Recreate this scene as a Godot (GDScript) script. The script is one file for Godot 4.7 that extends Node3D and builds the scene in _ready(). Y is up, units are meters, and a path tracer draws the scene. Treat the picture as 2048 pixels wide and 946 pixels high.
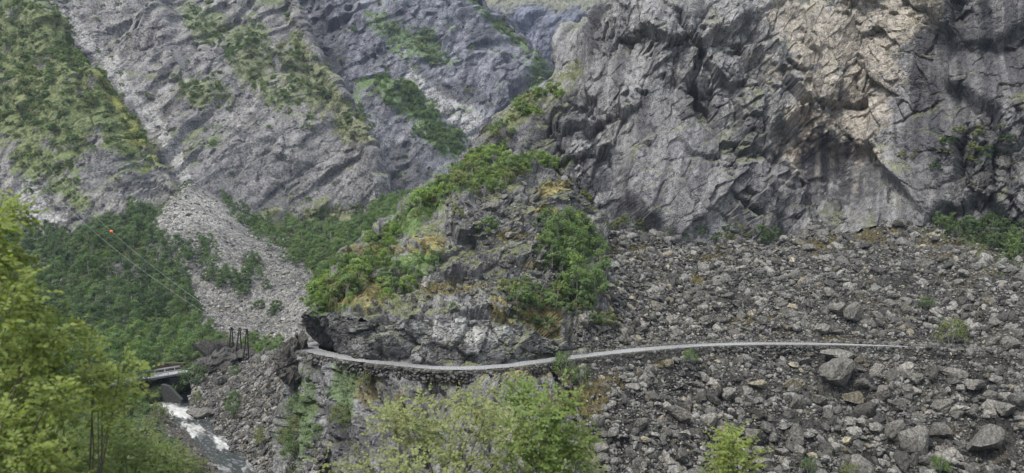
extends Node3D
# A steep fjord valley under an overcast sky: a gravel road on a talus slope, cliffs, a river, birch scrub.
# The camera stands at the origin and looks along -Z; P() turns a bearing (in 2048 x 946 units) and a depth into a place.

const F := 1547.0
const TN := 512
var th := PackedFloat32Array()
var th_soft := PackedFloat32Array()
var tc := PackedFloat32Array()
var tone := PackedFloat32Array()
var n_big := FastNoiseLite.new()
var n_mid := FastNoiseLite.new()
var n_fine := FastNoiseLite.new()
var n_streak := FastNoiseLite.new()
var rng := RandomNumberGenerator.new()
var names := {}
var M := {}
var stones: Array = []
var plants: Array = []

func P(px: float, py: float, d: float) -> Vector3:
	return Vector3((px - 1024.0) / F * d, (473.0 - py) / F * d, -d)

func pix(v: Vector3) -> Vector2:
	var d := maxf(0.1, -v.z)
	return Vector2(1024.0 + v.x / d * F, 473.0 - v.y / d * F)

func numbered(called: String) -> String:
	var k: int = names.get(called, 0)
	names[called] = k + 1
	return called if k == 0 else "%s_%03d" % [called, k]

func tag(o: Node, label := "", category := "", group := "", kind := "") -> Node:
	if label: o.set_meta("label", label)
	if category: o.set_meta("category", category)
	if group: o.set_meta("group", group)
	if kind: o.set_meta("kind", kind)
	return o

func thing(called: String, label: String, category: String, at: Vector3, group := "") -> Node3D:
	var o := Node3D.new()
	o.name = numbered(called)
	add_child(o)
	o.position = at
	tag(o, label, category, group)
	return o

func part(called: String, mesh: Mesh, mat: Material, parent: Node) -> MeshInstance3D:
	var o := MeshInstance3D.new()
	o.mesh = mesh
	o.material_override = mat
	o.name = numbered(called) if parent == self else called
	parent.add_child(o, true)
	return o

# ------------------------------------------------------------------ mesh collector
class MB:
	var v := PackedVector3Array()
	var n := PackedVector3Array()
	var c := PackedColorArray()
	var ix := PackedInt32Array()
	func tri(a: Vector3, b: Vector3, d: Vector3, col := Color.WHITE) -> void:
		var nn := (d - a).cross(b - a).normalized()
		var k := v.size()
		v.append(a); v.append(b); v.append(d)
		n.append(nn); n.append(nn); n.append(nn)
		c.append(col); c.append(col); c.append(col)
		ix.append(k); ix.append(k + 1); ix.append(k + 2)
	func quad(a: Vector3, b: Vector3, d: Vector3, e: Vector3, col := Color.WHITE) -> void:
		tri(a, b, d, col)
		tri(a, d, e, col)
	func box(t: Transform3D, s: Vector3, bev := 0.0, col := Color.WHITE) -> void:
		var h := s * 0.5
		var q: Array[Vector3] = []
		for k in 8:
			q.append(t * Vector3(h.x if k & 1 else -h.x, h.y if k & 2 else -h.y, h.z if k & 4 else -h.z))
		for f in [[0, 2, 3, 1], [4, 5, 7, 6], [0, 1, 5, 4], [2, 6, 7, 3], [0, 4, 6, 2], [1, 3, 7, 5]]:
			quad(q[f[0]], q[f[1]], q[f[2]], q[f[3]], col)
	func tube(pts: PackedVector3Array, r0: float, r1: float, sides := 5, col := Color.WHITE) -> void:
		var m := pts.size()
		var k0 := v.size()
		for i in m:
			var dir := (pts[mini(i + 1, m - 1)] - pts[maxi(i - 1, 0)]).normalized()
			var s := dir.cross(Vector3(0.31, 0.2, 0.93)).normalized()
			var u := s.cross(dir)
			var r := lerpf(r0, r1, float(i) / maxf(1.0, m - 1))
			for j in sides:
				var an := TAU * j / sides
				var o := s * cos(an) + u * sin(an)
				v.append(pts[i] + o * r); n.append(o); c.append(col)
		for i in m - 1:
			for j in sides:
				var a := k0 + i * sides + j
				var b := k0 + i * sides + (j + 1) % sides
				ix.append_array(PackedInt32Array([a, b, b + sides, a, b + sides, a + sides]))
	func done() -> ArrayMesh:
		var am := ArrayMesh.new()
		var arr := []
		arr.resize(Mesh.ARRAY_MAX)
		arr[Mesh.ARRAY_VERTEX] = v
		arr[Mesh.ARRAY_NORMAL] = n
		arr[Mesh.ARRAY_COLOR] = c
		arr[Mesh.ARRAY_INDEX] = ix
		am.add_surface_from_arrays(Mesh.PRIMITIVE_TRIANGLES, arr)
		return am

# ------------------------------------------------------------------ a tile of fractured rock: tilted facets with cracks between them
func make_tile() -> void:
	var C := 16
	var r := RandomNumberGenerator.new()
	r.seed = 11
	var fx := PackedFloat32Array(); var fy := PackedFloat32Array(); var fo := PackedFloat32Array(); var gx := PackedFloat32Array(); var gy := PackedFloat32Array(); var ft := PackedFloat32Array()
	for k in C * C:
		fx.append(r.randf_range(0.02, 0.98)); fy.append(r.randf_range(0.02, 0.98)); fo.append(r.randf_range(-0.28, 0.28))
		gx.append(r.randf_range(-1.15, 1.15)); gy.append(r.randf_range(-1.15, 1.15)); ft.append(r.randf())
	th.resize(TN * TN); tc.resize(TN * TN); tone.resize(TN * TN)
	var s := float(C) / TN
	for j in TN:
		for i in TN:
			var x := i * s
			var y := j * s
			var ax := TAU * x / C
			var ay := TAU * y / C
			x += 0.06 * sin(7.0 * ax + 5.0 * ay) + 0.03 * sin(23.0 * ay - 17.0 * ax)
			y += 0.06 * sin(6.0 * ay - 8.0 * ax) + 0.03 * sin(29.0 * ax + 19.0 * ay)
			var ci := floori(x)
			var cj := floori(y)
			var d1 := 99.0
			var d2 := 99.0
			var best := 0
			var bx := 0.0
			var by := 0.0
			for dj in [-1, 0, 1]:
				for di in [-1, 0, 1]:
					var k: int = posmod(ci + di, C) + posmod(cj + dj, C) * C
					var ux: float = x - (ci + di + fx[k])
					var uy: float = y - (cj + dj + fy[k])
					var d: float = ux * ux + uy * uy
					if d < d1:
						d2 = d1; d1 = d; best = k; bx = ux; by = uy
					elif d < d2:
						d2 = d
			var e := sqrt(d2) - sqrt(d1)
			th[j * TN + i] = fo[best] + gx[best] * bx + gy[best] * by
			tc[j * TN + i] = 1.0 - smoothstep(0.0, 0.1, e)
			tone[j * TN + i] = ft[best]
	th_soft = th.duplicate()
	for way in [1, TN, 1, TN]:
		var from := th_soft.duplicate()
		for k in TN * TN:
			th_soft[k] = (from[k] * 2.0 + from[(k + way) & (TN * TN - 1)] + from[(k - way) & (TN * TN - 1)]) * 0.25

func smp(t: PackedFloat32Array, x: float, y: float) -> float:
	var u := (x - floorf(x)) * TN
	var w := (y - floorf(y)) * TN
	var i := int(u) & 511
	var j := int(w) & 511
	var p := u - int(u)
	var q := w - int(w)
	var i2 := (i + 1) & 511
	var j2 := ((j + 1) & 511) * TN
	j *= TN
	return lerpf(lerpf(t[j + i], t[j + i2], p), lerpf(t[j2 + i], t[j2 + i2], p), q)

# spec rows: [block metres, stretch along b, angle, facet height, crack depth]
func rock_h(a: float, b: float, spec: Array, calm := 0.0) -> float:
	var h := 0.0
	var k := 1.0
	if calm > 0.0:
		k = lerpf(1.0, 0.35 + 1.1 * smoothstep(-0.25, 0.3, n_big.get_noise_2d(a * 1.6 - 300.0, b * 1.6 + 90.0)), calm)
	var wa := n_big.get_noise_2d(a, b)
	var wb := n_big.get_noise_2d(a + 531.0, b - 77.0)
	for o: PackedFloat32Array in spec:
		var L := o[0] * 16.0
		var x := (a + wa * o[0] * 0.3) * o[5] - (b + wb * o[0] * 0.3) * o[6]
		var y := ((a + wa * o[0] * 0.3) * o[6] + (b + wb * o[0] * 0.3) * o[5]) * o[1]
		x = x / L + o[7]
		y = y / L + o[7] * 1.7
		var kk := k if o[0] < 0.5 * spec[0][0] else 1.0
		h += kk * o[3] * smp(th_soft if o[0] > 8.0 else th, x, y)
		if o[4] > 0.0:
			h -= kk * o[4] * smp(tc, x, y)
	return h

func fa(p: Vector3) -> float: return p.x + 0.5 * p.z
func fb(p: Vector3) -> float: return p.y * 1.1

func facet_tone(a: float, b: float, o: PackedFloat32Array) -> float:
	var wa := n_big.get_noise_2d(a, b)
	var wb := n_big.get_noise_2d(a + 531.0, b - 77.0)
	var x := (a + wa * o[0] * 0.3) * o[5] - (b + wb * o[0] * 0.3) * o[6]
	var y := ((a + wa * o[0] * 0.3) * o[6] + (b + wb * o[0] * 0.3) * o[5]) * o[1]
	return smp(tone, x / (o[0] * 16.0) + o[7], y / (o[0] * 16.0) + o[7] * 1.7)

func spec_of(rows: Array) -> Array:
	var out := []
	var k := 0.0
	for r in rows:
		k += 0.37
		out.append(PackedFloat32Array([r[0], r[1], r[2], r[3], r[4], cos(r[2]), sin(r[2]), k]))
	return out

# ------------------------------------------------------------------ sheets
func along(pts: PackedVector3Array, k: int) -> PackedVector3Array:
	var m := pts.size()
	var cum := PackedFloat32Array([0.0])
	for i in range(1, m):
		cum.append(cum[i - 1] + pts[i].distance_to(pts[i - 1]))
	var out := PackedVector3Array()
	var s := 0
	for j in k:
		var t := cum[m - 1] * j / (k - 1)
		while s < m - 2 and cum[s + 1] < t:
			s += 1
		var w := clampf((t - cum[s]) / maxf(cum[s + 1] - cum[s], 1e-6), 0.0, 1.0)
		out.append(pts[s].cubic_interpolate(pts[s + 1], pts[maxi(s - 1, 0)], pts[mini(s + 2, m - 1)], w))
	return out

# back_left, back_right: where the sheet turns away behind its own edge; far is how much deeper it runs there
func rows_of(table: Array, back_left := Vector3.ZERO, back_right := Vector3.ZERO, far := 1.0) -> Array:
	var out := []
	for row in table:
		var r := PackedVector3Array()
		for q in row:
			r.append(P(q[0], q[1], q[2]))
		if back_left != Vector3.ZERO:
			r.insert(0, r[0] * far + back_left)
		if back_right != Vector3.ZERO:
			r.append(r[r.size() - 1] * far + back_right)
		out.append(r)
	return out

# rows from the foot to the top, each from one side to the other; disp(a, b, pos) in metres along the normal; colour(pix, pos, normal, a, b, h)
func sheet(rows: Array, nu: int, nv: int, curved: bool, disp: Callable, colour: Callable, soft := false) -> Dictionary:
	var R := []
	for r: PackedVector3Array in rows:
		R.append(along(r, nu))
	var m := R.size()
	var cum := PackedFloat32Array([0.0])
	for k in range(1, m):
		var s := 0.0
		for i in range(0, nu, maxi(1, nu / 12)):
			s += R[k][i].distance_to(R[k - 1][i])
		cum.append(cum[k - 1] + s / (nu / maxi(1, nu / 12) + 1))
	var height := cum[m - 1]
	var width := 0.0
	var mid: PackedVector3Array = R[m / 2]
	for i in range(1, nu):
		width += mid[i].distance_to(mid[i - 1])
	var base := PackedVector3Array()
	base.resize(nu * nv)
	var seg := 0
	for j in nv:
		var t := height * j / (nv - 1)
		while seg < m - 2 and cum[seg + 1] < t:
			seg += 1
		var w := clampf((t - cum[seg]) / maxf(cum[seg + 1] - cum[seg], 1e-6), 0.0, 1.0)
		var r0: PackedVector3Array = R[maxi(seg - 1, 0)]
		var r1: PackedVector3Array = R[seg]
		var r2: PackedVector3Array = R[mini(seg + 1, m - 1)]
		var r3: PackedVector3Array = R[mini(seg + 2, m - 1)]
		for i in nu:
			base[j * nu + i] = r1[i].cubic_interpolate(r2[i], r0[i], r3[i], w) if curved else r1[i].lerp(r2[i], w)
	var bn := grid_normals(base, nu, nv, 3)
	var pos := PackedVector3Array()
	pos.resize(nu * nv)
	var hs := PackedFloat32Array()
	hs.resize(nu * nv)
	for j in nv:
		var b := height * j / (nv - 1)
		for i in nu:
			var k := j * nu + i
			var h: float = disp.call(width * i / (nu - 1), b, base[k])
			hs[k] = h
			pos[k] = base[k] + bn[k] * h
	var nrm := grid_normals(pos, nu, nv, 1)
	var col := PackedColorArray()
	col.resize(nu * nv)
	var px := PackedVector2Array()
	px.resize(nu * nv)
	for j in nv:
		var b := height * j / (nv - 1)
		for i in nu:
			var k := j * nu + i
			px[k] = pix(pos[k])
			col[k] = colour.call(px[k], pos[k], nrm[k], width * i / (nu - 1), b, hs[k])
	var ix := PackedInt32Array()
	ix.resize((nu - 1) * (nv - 1) * 6)
	var q := 0
	for j in nv - 1:
		for i in nu - 1:
			var k := j * nu + i
			ix[q] = k; ix[q + 1] = k + nu; ix[q + 2] = k + nu + 1
			ix[q + 3] = k; ix[q + 4] = k + nu + 1; ix[q + 5] = k + 1
			q += 6
	var am := ArrayMesh.new()
	var arr := []
	arr.resize(Mesh.ARRAY_MAX)
	arr[Mesh.ARRAY_VERTEX] = pos
	if soft: arr[Mesh.ARRAY_NORMAL] = nrm
	arr[Mesh.ARRAY_COLOR] = col
	arr[Mesh.ARRAY_INDEX] = ix
	am.add_surface_from_arrays(Mesh.PRIMITIVE_TRIANGLES, arr)
	return {"pos": pos, "nrm": nrm, "bn": bn, "px": px, "nu": nu, "nv": nv, "mesh": am}

func grid_normals(p: PackedVector3Array, nu: int, nv: int, step: int) -> PackedVector3Array:
	var out := PackedVector3Array()
	out.resize(nu * nv)
	for j in nv:
		var ja := maxi(j - step, 0) * nu
		var jb := mini(j + step, nv - 1) * nu
		for i in nu:
			var du := p[j * nu + mini(i + step, nu - 1)] - p[j * nu + maxi(i - step, 0)]
			var dv := p[jb + i] - p[ja + i]
			out[j * nu + i] = du.cross(dv).normalized()
	return out

func land(called: String, sh: Dictionary, mat: Material, label := "") -> MeshInstance3D:
	var o := part(called, sh.mesh, mat, self)
	tag(o, label, "", "", "structure")
	return o

# soft ellipses [x, y, rx, ry, turn degrees] roughened by noise -> 0..1
func blobs(p: Vector2, list: Array, rough := 0.5) -> float:
	var best := 0.0
	var nn := n_mid.get_noise_2d(p.x * 0.6, p.y * 0.6) * rough + n_fine.get_noise_2d(p.x * 1.2, p.y * 1.2) * rough * 0.7
	for e in list:
		var d: Vector2 = (p - Vector2(e[0], e[1]))
		if e.size() > 4:
			d = d.rotated(-deg_to_rad(e[4]))
		var q := 1.0 - Vector2(d.x / e[2], d.y / e[3]).length() + nn
		best = maxf(best, smoothstep(0.0, 0.25, q))
	return best

func mixc(a: Color, b: Color, t: float) -> Color:
	return a.lerp(b, clampf(t, 0.0, 1.0))

# ------------------------------------------------------------------ materials
func gray_image(seed_: int, kind: String) -> ImageTexture:
	var im := Image.create(TN, TN, false, Image.FORMAT_RGB8)
	var n := FastNoiseLite.new()
	n.seed = seed_; n.frequency = 0.012; n.fractal_octaves = 5; n.noise_type = FastNoiseLite.TYPE_SIMPLEX_SMOOTH
	var a := n.get_seamless_image(TN, TN)
	n.seed = seed_ + 7; n.frequency = 0.05; n.fractal_octaves = 4
	var b := n.get_seamless_image(TN, TN)
	for j in TN:
		for i in TN:
			var p := a.get_pixel(i, j).r
			var q := b.get_pixel(i, j).r
			var k := j * TN + i
			var g := 0.0
			if kind == "height":
				var k2 := ((j * 3) & 511) * TN + ((i * 3) & 511)
				g = 0.5 + 0.24 * th[k] + 0.11 * th[k2] + 0.16 * (p - 0.5) + 0.2 * (q - 0.5) - 0.22 * tc[k] - 0.08 * tc[k2]
			else:
				g = 0.80 + 0.55 * (p - 0.5) + 0.6 * (q - 0.5) + 0.16 * (tone[k] - 0.5)
				if q > 0.62: g += 0.1      # pale lichen spots
				if kind == "stone": g -= 0.12
			g = clampf(g, 0.0, 1.0)
			if kind == "stone":
				var li := smoothstep(0.31, 0.40, p * q) * 0.75
				im.set_pixel(i, j, Color(g, g * 0.985, g * 0.96).lerp(Color(1.0, 0.98, 0.90), li))
			else:
				im.set_pixel(i, j, Color(g, g, g))
	return ImageTexture.create_from_image(im)

func rock_mat(tex: Texture2D, hm: Texture2D, metres: float, bump_m: float, tint := Color.WHITE) -> StandardMaterial3D:
	var m := StandardMaterial3D.new()
	m.vertex_color_use_as_albedo = true
	m.albedo_color = tint
	m.albedo_texture = tex
	m.roughness = 0.85
	m.metallic_specular = 0.35
	m.uv1_triplanar = true
	m.uv1_world_triplanar = true
	m.uv1_triplanar_sharpness = 3.0
	m.uv1_scale = Vector3.ONE / metres
	m.heightmap_enabled = bump_m > 0.0
	m.heightmap_texture = hm
	m.heightmap_scale = bump_m * 100.0
	return m

func flat_mat(c: Color, rough := 0.85, metal := 0.0) -> StandardMaterial3D:
	var m := StandardMaterial3D.new()
	m.albedo_color = c.linear_to_srgb()
	m.vertex_color_use_as_albedo = true
	m.roughness = rough
	m.metallic = metal
	m.metallic_specular = 0.35
	return m

func leaf_mat(c: Color) -> StandardMaterial3D:
	var m := flat_mat(c, 0.65)
	m.backlight_enabled = true
	m.backlight = Color(0.9, 1.0, 0.62)
	m.cull_mode = BaseMaterial3D.CULL_DISABLED
	return m

# ------------------------------------------------------------------ boulders
func boulder_mesh(seed_: int, subdiv: int, planes: int, flat: float, sharp: float) -> ArrayMesh:
	var r := RandomNumberGenerator.new()
	r.seed = seed_
	var ico := SphereMesh.new()
	var rad := 10 * (1 << subdiv) / 2
	ico.radial_segments = rad
	ico.rings = rad / 2
	var cut: Array[Plane] = []
	for k in planes:
		var d := Vector3(r.randfn(), r.randfn(), r.randfn()).normalized()
		cut.append(Plane(d, r.randf_range(0.36, 0.62 if planes > 11 else 0.72)))
	cut.append(Plane(Vector3(r.randf_range(-0.2, 0.2), 1, r.randf_range(-0.2, 0.2)).normalized(), flat))
	cut.append(Plane(Vector3(r.randf_range(-0.2, 0.2), -1, r.randf_range(-0.2, 0.2)).normalized(), flat))
	var a := ico.get_mesh_arrays()
	var v: PackedVector3Array = a[Mesh.ARRAY_VERTEX]
	var ix: PackedInt32Array = a[Mesh.ARRAY_INDEX]
	var q := PackedVector3Array()
	for p in v:
		var d := p.normalized()
		var t := 0.95
		for c in cut:
			var f := c.normal.dot(d)
			if f > 0.02:
				t = minf(t, c.d / f)
		t += n_fine.get_noise_3dv(d * 60.0 + Vector3.ONE * seed_ * 9.0) * sharp
		q.append(d * t)
	var mb := MB.new()
	for k in range(0, ix.size(), 3):
		var A := q[ix[k]]; var B := q[ix[k + 1]]; var D := q[ix[k + 2]]
		if (B - A).cross(D - A).length_squared() > 1e-10:
			var m := (A + B + D) / 3.0
			var g := 1.0 + 0.16 * n_mid.get_noise_3dv(m * 40.0 + Vector3.ONE * seed_)
			var li := smoothstep(0.15, 0.4, n_mid.get_noise_3dv(m * 70.0 + Vector3.ONE * seed_ * 3.0))
			mb.tri(A, B, D, Color(g, g, g).lerp(Color(1.5, 1.42, 1.2), li * 0.5))
	return mb.done()

func stone_basis(r: RandomNumberGenerator, s: float, n: Vector3) -> Basis:
	var b := Basis.from_euler(Vector3(r.randf_range(-0.6, 0.6), r.randf() * TAU, r.randf_range(-0.6, 0.6)))
	if r.randf() < 0.3:
		b = Basis.from_euler(Vector3(r.randf() * TAU, r.randf() * TAU, r.randf() * TAU))
	var up := Basis(Quaternion(Vector3.UP, (Vector3.UP * 0.6 + n).normalized()))
	return (up * b).scaled_local(Vector3(s * r.randf_range(0.8, 1.25), s * r.randf_range(0.5, 0.85), s * r.randf_range(0.7, 1.1)))

func strew(sh: Dictionary, n: int, smin: float, smax: float, alpha: float, zone: String, where: Callable, tint: Color, sink := 0.1) -> void:
	var r := RandomNumberGenerator.new()
	r.seed = n * 7 + int(smin * 100.0)
	var cnt: int = sh.pos.size()
	for i in n:
		var k := r.randi() % cnt
		var s := minf(smax, smin * pow(1.0 - r.randf(), -1.0 / alpha)) * 0.5
		var w: float = where.call(sh.px[k])
		var g := 0.42 + 1.35 * pow(r.randf(), 1.45)
		var warm := r.randf()
		var bs := stone_basis(r, s, sh.bn[k])
		var jit := Vector3(r.randf_range(-1, 1), 0, r.randf_range(-1, 1)) * 0.12
		if r.randf() > w:
			continue
		var c := Color(tint.r * g, tint.g * g, tint.b * g)
		if warm > 0.9:
			c = Color(tint.r * 1.3, tint.g * 1.2, tint.b * 0.95) * g
		var at: Vector3 = sh.pos[k] + sh.bn[k] * s * sink + jit
		stones.append([s * 2.0 * F / maxf(1.0, -at.z), at, bs, r.randi() % 10, c, zone, s])

# ------------------------------------------------------------------ trees
func leaf_crown(centres: Array, per: int, size: float, seed_: int, spread := 0.35) -> ArrayMesh:
	var r := RandomNumberGenerator.new()
	r.seed = seed_
	var v := PackedVector3Array(); var n := PackedVector3Array(); var c := PackedColorArray(); var ix := PackedInt32Array()
	for e in centres:
		var o: Vector3 = e[0]
		var R: float = e[1]
		var out: Vector3 = e[2]
		var tw := r.randf_range(0.72, 1.25)
		var ty := r.randf_range(-0.12, 0.16)
		for i in per:
			var d := Vector3(r.randfn(), r.randfn(), r.randfn()).normalized()
			var p := o + d * R * pow(r.randf(), 0.45) * Vector3(1, 0.75, 1)
			var face := (d + out * 0.8 + Vector3(r.randfn(), r.randfn() + 1.2, r.randfn()) * spread * 1.6).normalized()
			var t := face.cross(Vector3(r.randfn(), r.randfn() * 0.5, r.randfn())).normalized()
			var b := face.cross(t)
			var s := size * r.randf_range(0.65, 1.3)
			var k := v.size()
			v.append(p - t * s * 0.55); v.append(p + b * s * 0.33); v.append(p + t * s * 0.55 - face * s * 0.12); v.append(p - b * s * 0.33)
			var nn := (face * 0.45 + d * 0.7 + out * 0.55 + Vector3.UP * 0.2).normalized()
			if nn.dot(face) < 0.05: nn = (nn + face * (0.1 - nn.dot(face))).normalized()
			var g := tw * r.randf_range(0.75, 1.25)
			var col := Color(g * (1.0 + ty), g, g * (1.0 - ty))
			for j in 4:
				n.append(nn); c.append(col)
			ix.append_array(PackedInt32Array([k, k + 1, k + 2, k, k + 2, k + 3]))
	var am := ArrayMesh.new()
	var arr := []
	arr.resize(Mesh.ARRAY_MAX)
	arr[Mesh.ARRAY_VERTEX] = v
	arr[Mesh.ARRAY_NORMAL] = n
	arr[Mesh.ARRAY_COLOR] = c
	arr[Mesh.ARRAY_INDEX] = ix
	am.add_surface_from_arrays(Mesh.PRIMITIVE_TRIANGLES, arr)
	return am

# unit-height (1 m) birches and shrubs: [trunk mesh, crown mesh]
func tree_meshes(seed_: int, tall: bool, clumps: int, per: int, leaf: float) -> Array:
	var r := RandomNumberGenerator.new()
	r.seed = seed_
	var mb := MB.new()
	var cs := []
	var lean := Vector3(r.randf_range(-0.12, 0.12), 0, r.randf_range(-0.12, 0.12))
	var stems := 1 if tall else 4
	for s in stems:
		var foot := Vector3(r.randf_range(-0.06, 0.06), -0.12, r.randf_range(-0.06, 0.06))
		var tip := lean + Vector3(r.randf_range(-0.08, 0.08), 0.9, r.randf_range(-0.08, 0.08)) if tall else Vector3(r.randf_range(-0.35, 0.35), 0.7, r.randf_range(-0.35, 0.35))
		mb.tube(PackedVector3Array([foot, foot.lerp(tip, 0.35) + Vector3(r.randf_range(-0.03, 0.03), 0, r.randf_range(-0.03, 0.03)), foot.lerp(tip, 0.7), tip]), 0.022 if tall else 0.018, 0.006, 5)
	for k in clumps:
		var t := (k + r.randf()) / clumps
		var y := lerpf(0.22, 0.93, t) if tall else lerpf(0.12, 0.72, pow(t, 0.8))
		var prof := (sin(PI * pow(clampf((y - 0.12) / 0.9, 0, 1), 0.7)) * 0.36 + 0.03) if tall else (sqrt(maxf(0.0, 1.0 - pow(y / 0.85, 2.0))) * 0.5)
		var an := r.randf() * TAU
		var rr := prof * sqrt(r.randf_range(0.25, 1.1))
		var cpos := lean * y + Vector3(cos(an) * rr, y + r.randf_range(-0.03, 0.03), sin(an) * rr)
		var R := r.randf_range(0.1, 0.19) if tall else r.randf_range(0.11, 0.2)
		cs.append([cpos, R, (Vector3(cos(an), 0.35, sin(an))).normalized()])
		if k % 3 == 0:
			mb.tube(PackedVector3Array([lean * y * 0.7 + Vector3(0, y * 0.7, 0), cpos]), 0.009, 0.003, 3)
	return [mb.done(), leaf_crown(cs, per, leaf, seed_ + 500)]

# candidates: points of a sheet whose bearing lies in a polygon
func inside(sh: Dictionary, poly: Array, step := 3) -> Array:
	var pg := PackedVector2Array()
	var lo := Vector2(1e9, 1e9)
	var hi := -lo
	for q in poly:
		var p := Vector2(q[0], q[1])
		pg.append(p)
		lo = lo.min(p)
		hi = hi.max(p)
	var out := []
	var px: PackedVector2Array = sh.px
	for k in range(0, px.size(), step):
		var p := px[k]
		if p.x > lo.x and p.x < hi.x and p.y > lo.y and p.y < hi.y and Geometry2D.is_point_in_polygon(p, pg):
			out.append(k)
	return out

# plants: [place, height, kind, tone, zone, apparent size]
func grow(sh: Dictionary, poly: Array, n: int, h0: float, h1: float, kind: String, tones: Array, zone: String, seed_ := 1, gap := 0.55) -> void:
	var r := RandomNumberGenerator.new()
	r.seed = seed_ * 91 + n
	var c := inside(sh, poly)
	if c.is_empty():
		print("no room for ", zone)
		return
	var got := []
	for i in n * 3:
		if got.size() >= n: break
		var k: int = c[r.randi() % c.size()]
		var at: Vector3 = sh.pos[k]
		var h := r.randf_range(h0, h1)
		var ok := true
		for g in got:
			if at.distance_squared_to(g[0]) < pow((h + g[1]) * 0.5 * gap, 2.0):
				ok = false
				break
		if not ok: continue
		got.append([at, h])
		plants.append([at, h, kind, tones[r.randi() % tones.size()], zone, h * F / -at.z, r.randf() * TAU, r.randi() % 6])

func nearest(sh: Dictionary, x: float, y: float) -> int:
	var best := 0
	var bd := 1e18
	var px: PackedVector2Array = sh.px
	var t := Vector2(x, y)
	for k in px.size():
		var d := px[k].distance_squared_to(t)
		if d < bd:
			bd = d; best = k
	return best

# ------------------------------------------------------------------ the road line
var road := PackedVector3Array()
var road_n := PackedVector3Array()
var road_px := PackedFloat32Array()
const ROAD_Y := -15.0

func make_road_line() -> void:
	var pts := PackedVector3Array([Vector3(2, 0, -140), Vector3(-12, 0, -127), Vector3(-22, 0, -117.5), Vector3(-27.2, 0, -110)])
	for q in [[620, 695], [700, 713], [800, 725], [900, 733], [1000, 729], [1100, 716], [1200, 704], [1300, 694], [1400, 687], [1500, 684], [1600, 684], [1700, 686], [1800, 689.5], [1900, 695], [2048, 706], [2250, 726]]:
		var d: float = -ROAD_Y * F / (q[1] + 3.0 - 473.0)
		pts.append(Vector3((q[0] - 1024.0) / F * d, 0, -d))
	road = along(pts, 420)
	for i in road.size():
		road[i].y = ROAD_Y
		var t := road[mini(i + 1, 419)] - road[maxi(i - 1, 0)]
		road_n.append(Vector3(-t.z, 0, t.x).normalized())
		road_px.append(pix(road[i]).x)

func road_i(px: float) -> int:
	for i in range(60, 420):
		if road_px[i] > px and road[i].z > -111.0:
			return i
	return 419

# profile below the road: metres outward at each drop, steep at the nose of the spur, talus towards the other end
func below(px0: float, px1: float, back: bool, start := 0.0) -> Array:
	var a := 0 if back else road_i(px0)
	var b := road_i(px1)
	var drops := [0.0, -0.9, -3.0, -7.0, -12.0, -18.0, -26.0, -34.0]
	var steep := [0.0, 0.1, 0.5, 0.9, 1.5, 2.3, 4.5, 9.0]
	var soft := [0.0, 0.35, 3.4, 9.2, 16.6, 25.5, 38.0, 52.0]
	var rows := []
	for k in range(drops.size() - 1, -1, -1):
		var row := PackedVector3Array()
		for i in range(a, b + 1, 3):
			var w := smoothstep(600.0, 1130.0, road_px[i]) if road[i].z > -111.5 else 0.0
			var s := lerpf(steep[k], soft[k], w)
			var n := road_n[i]
			var o := n.lerp(Vector3(0, 0, 1), clampf(s / 40.0, 0.0, 0.75) * w).normalized()
			row.append(road[i] + n * (1.55 + start) + o * s + Vector3(0, drops[k] - 0.05, 0))
		rows.append(row)
	return rows

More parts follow.
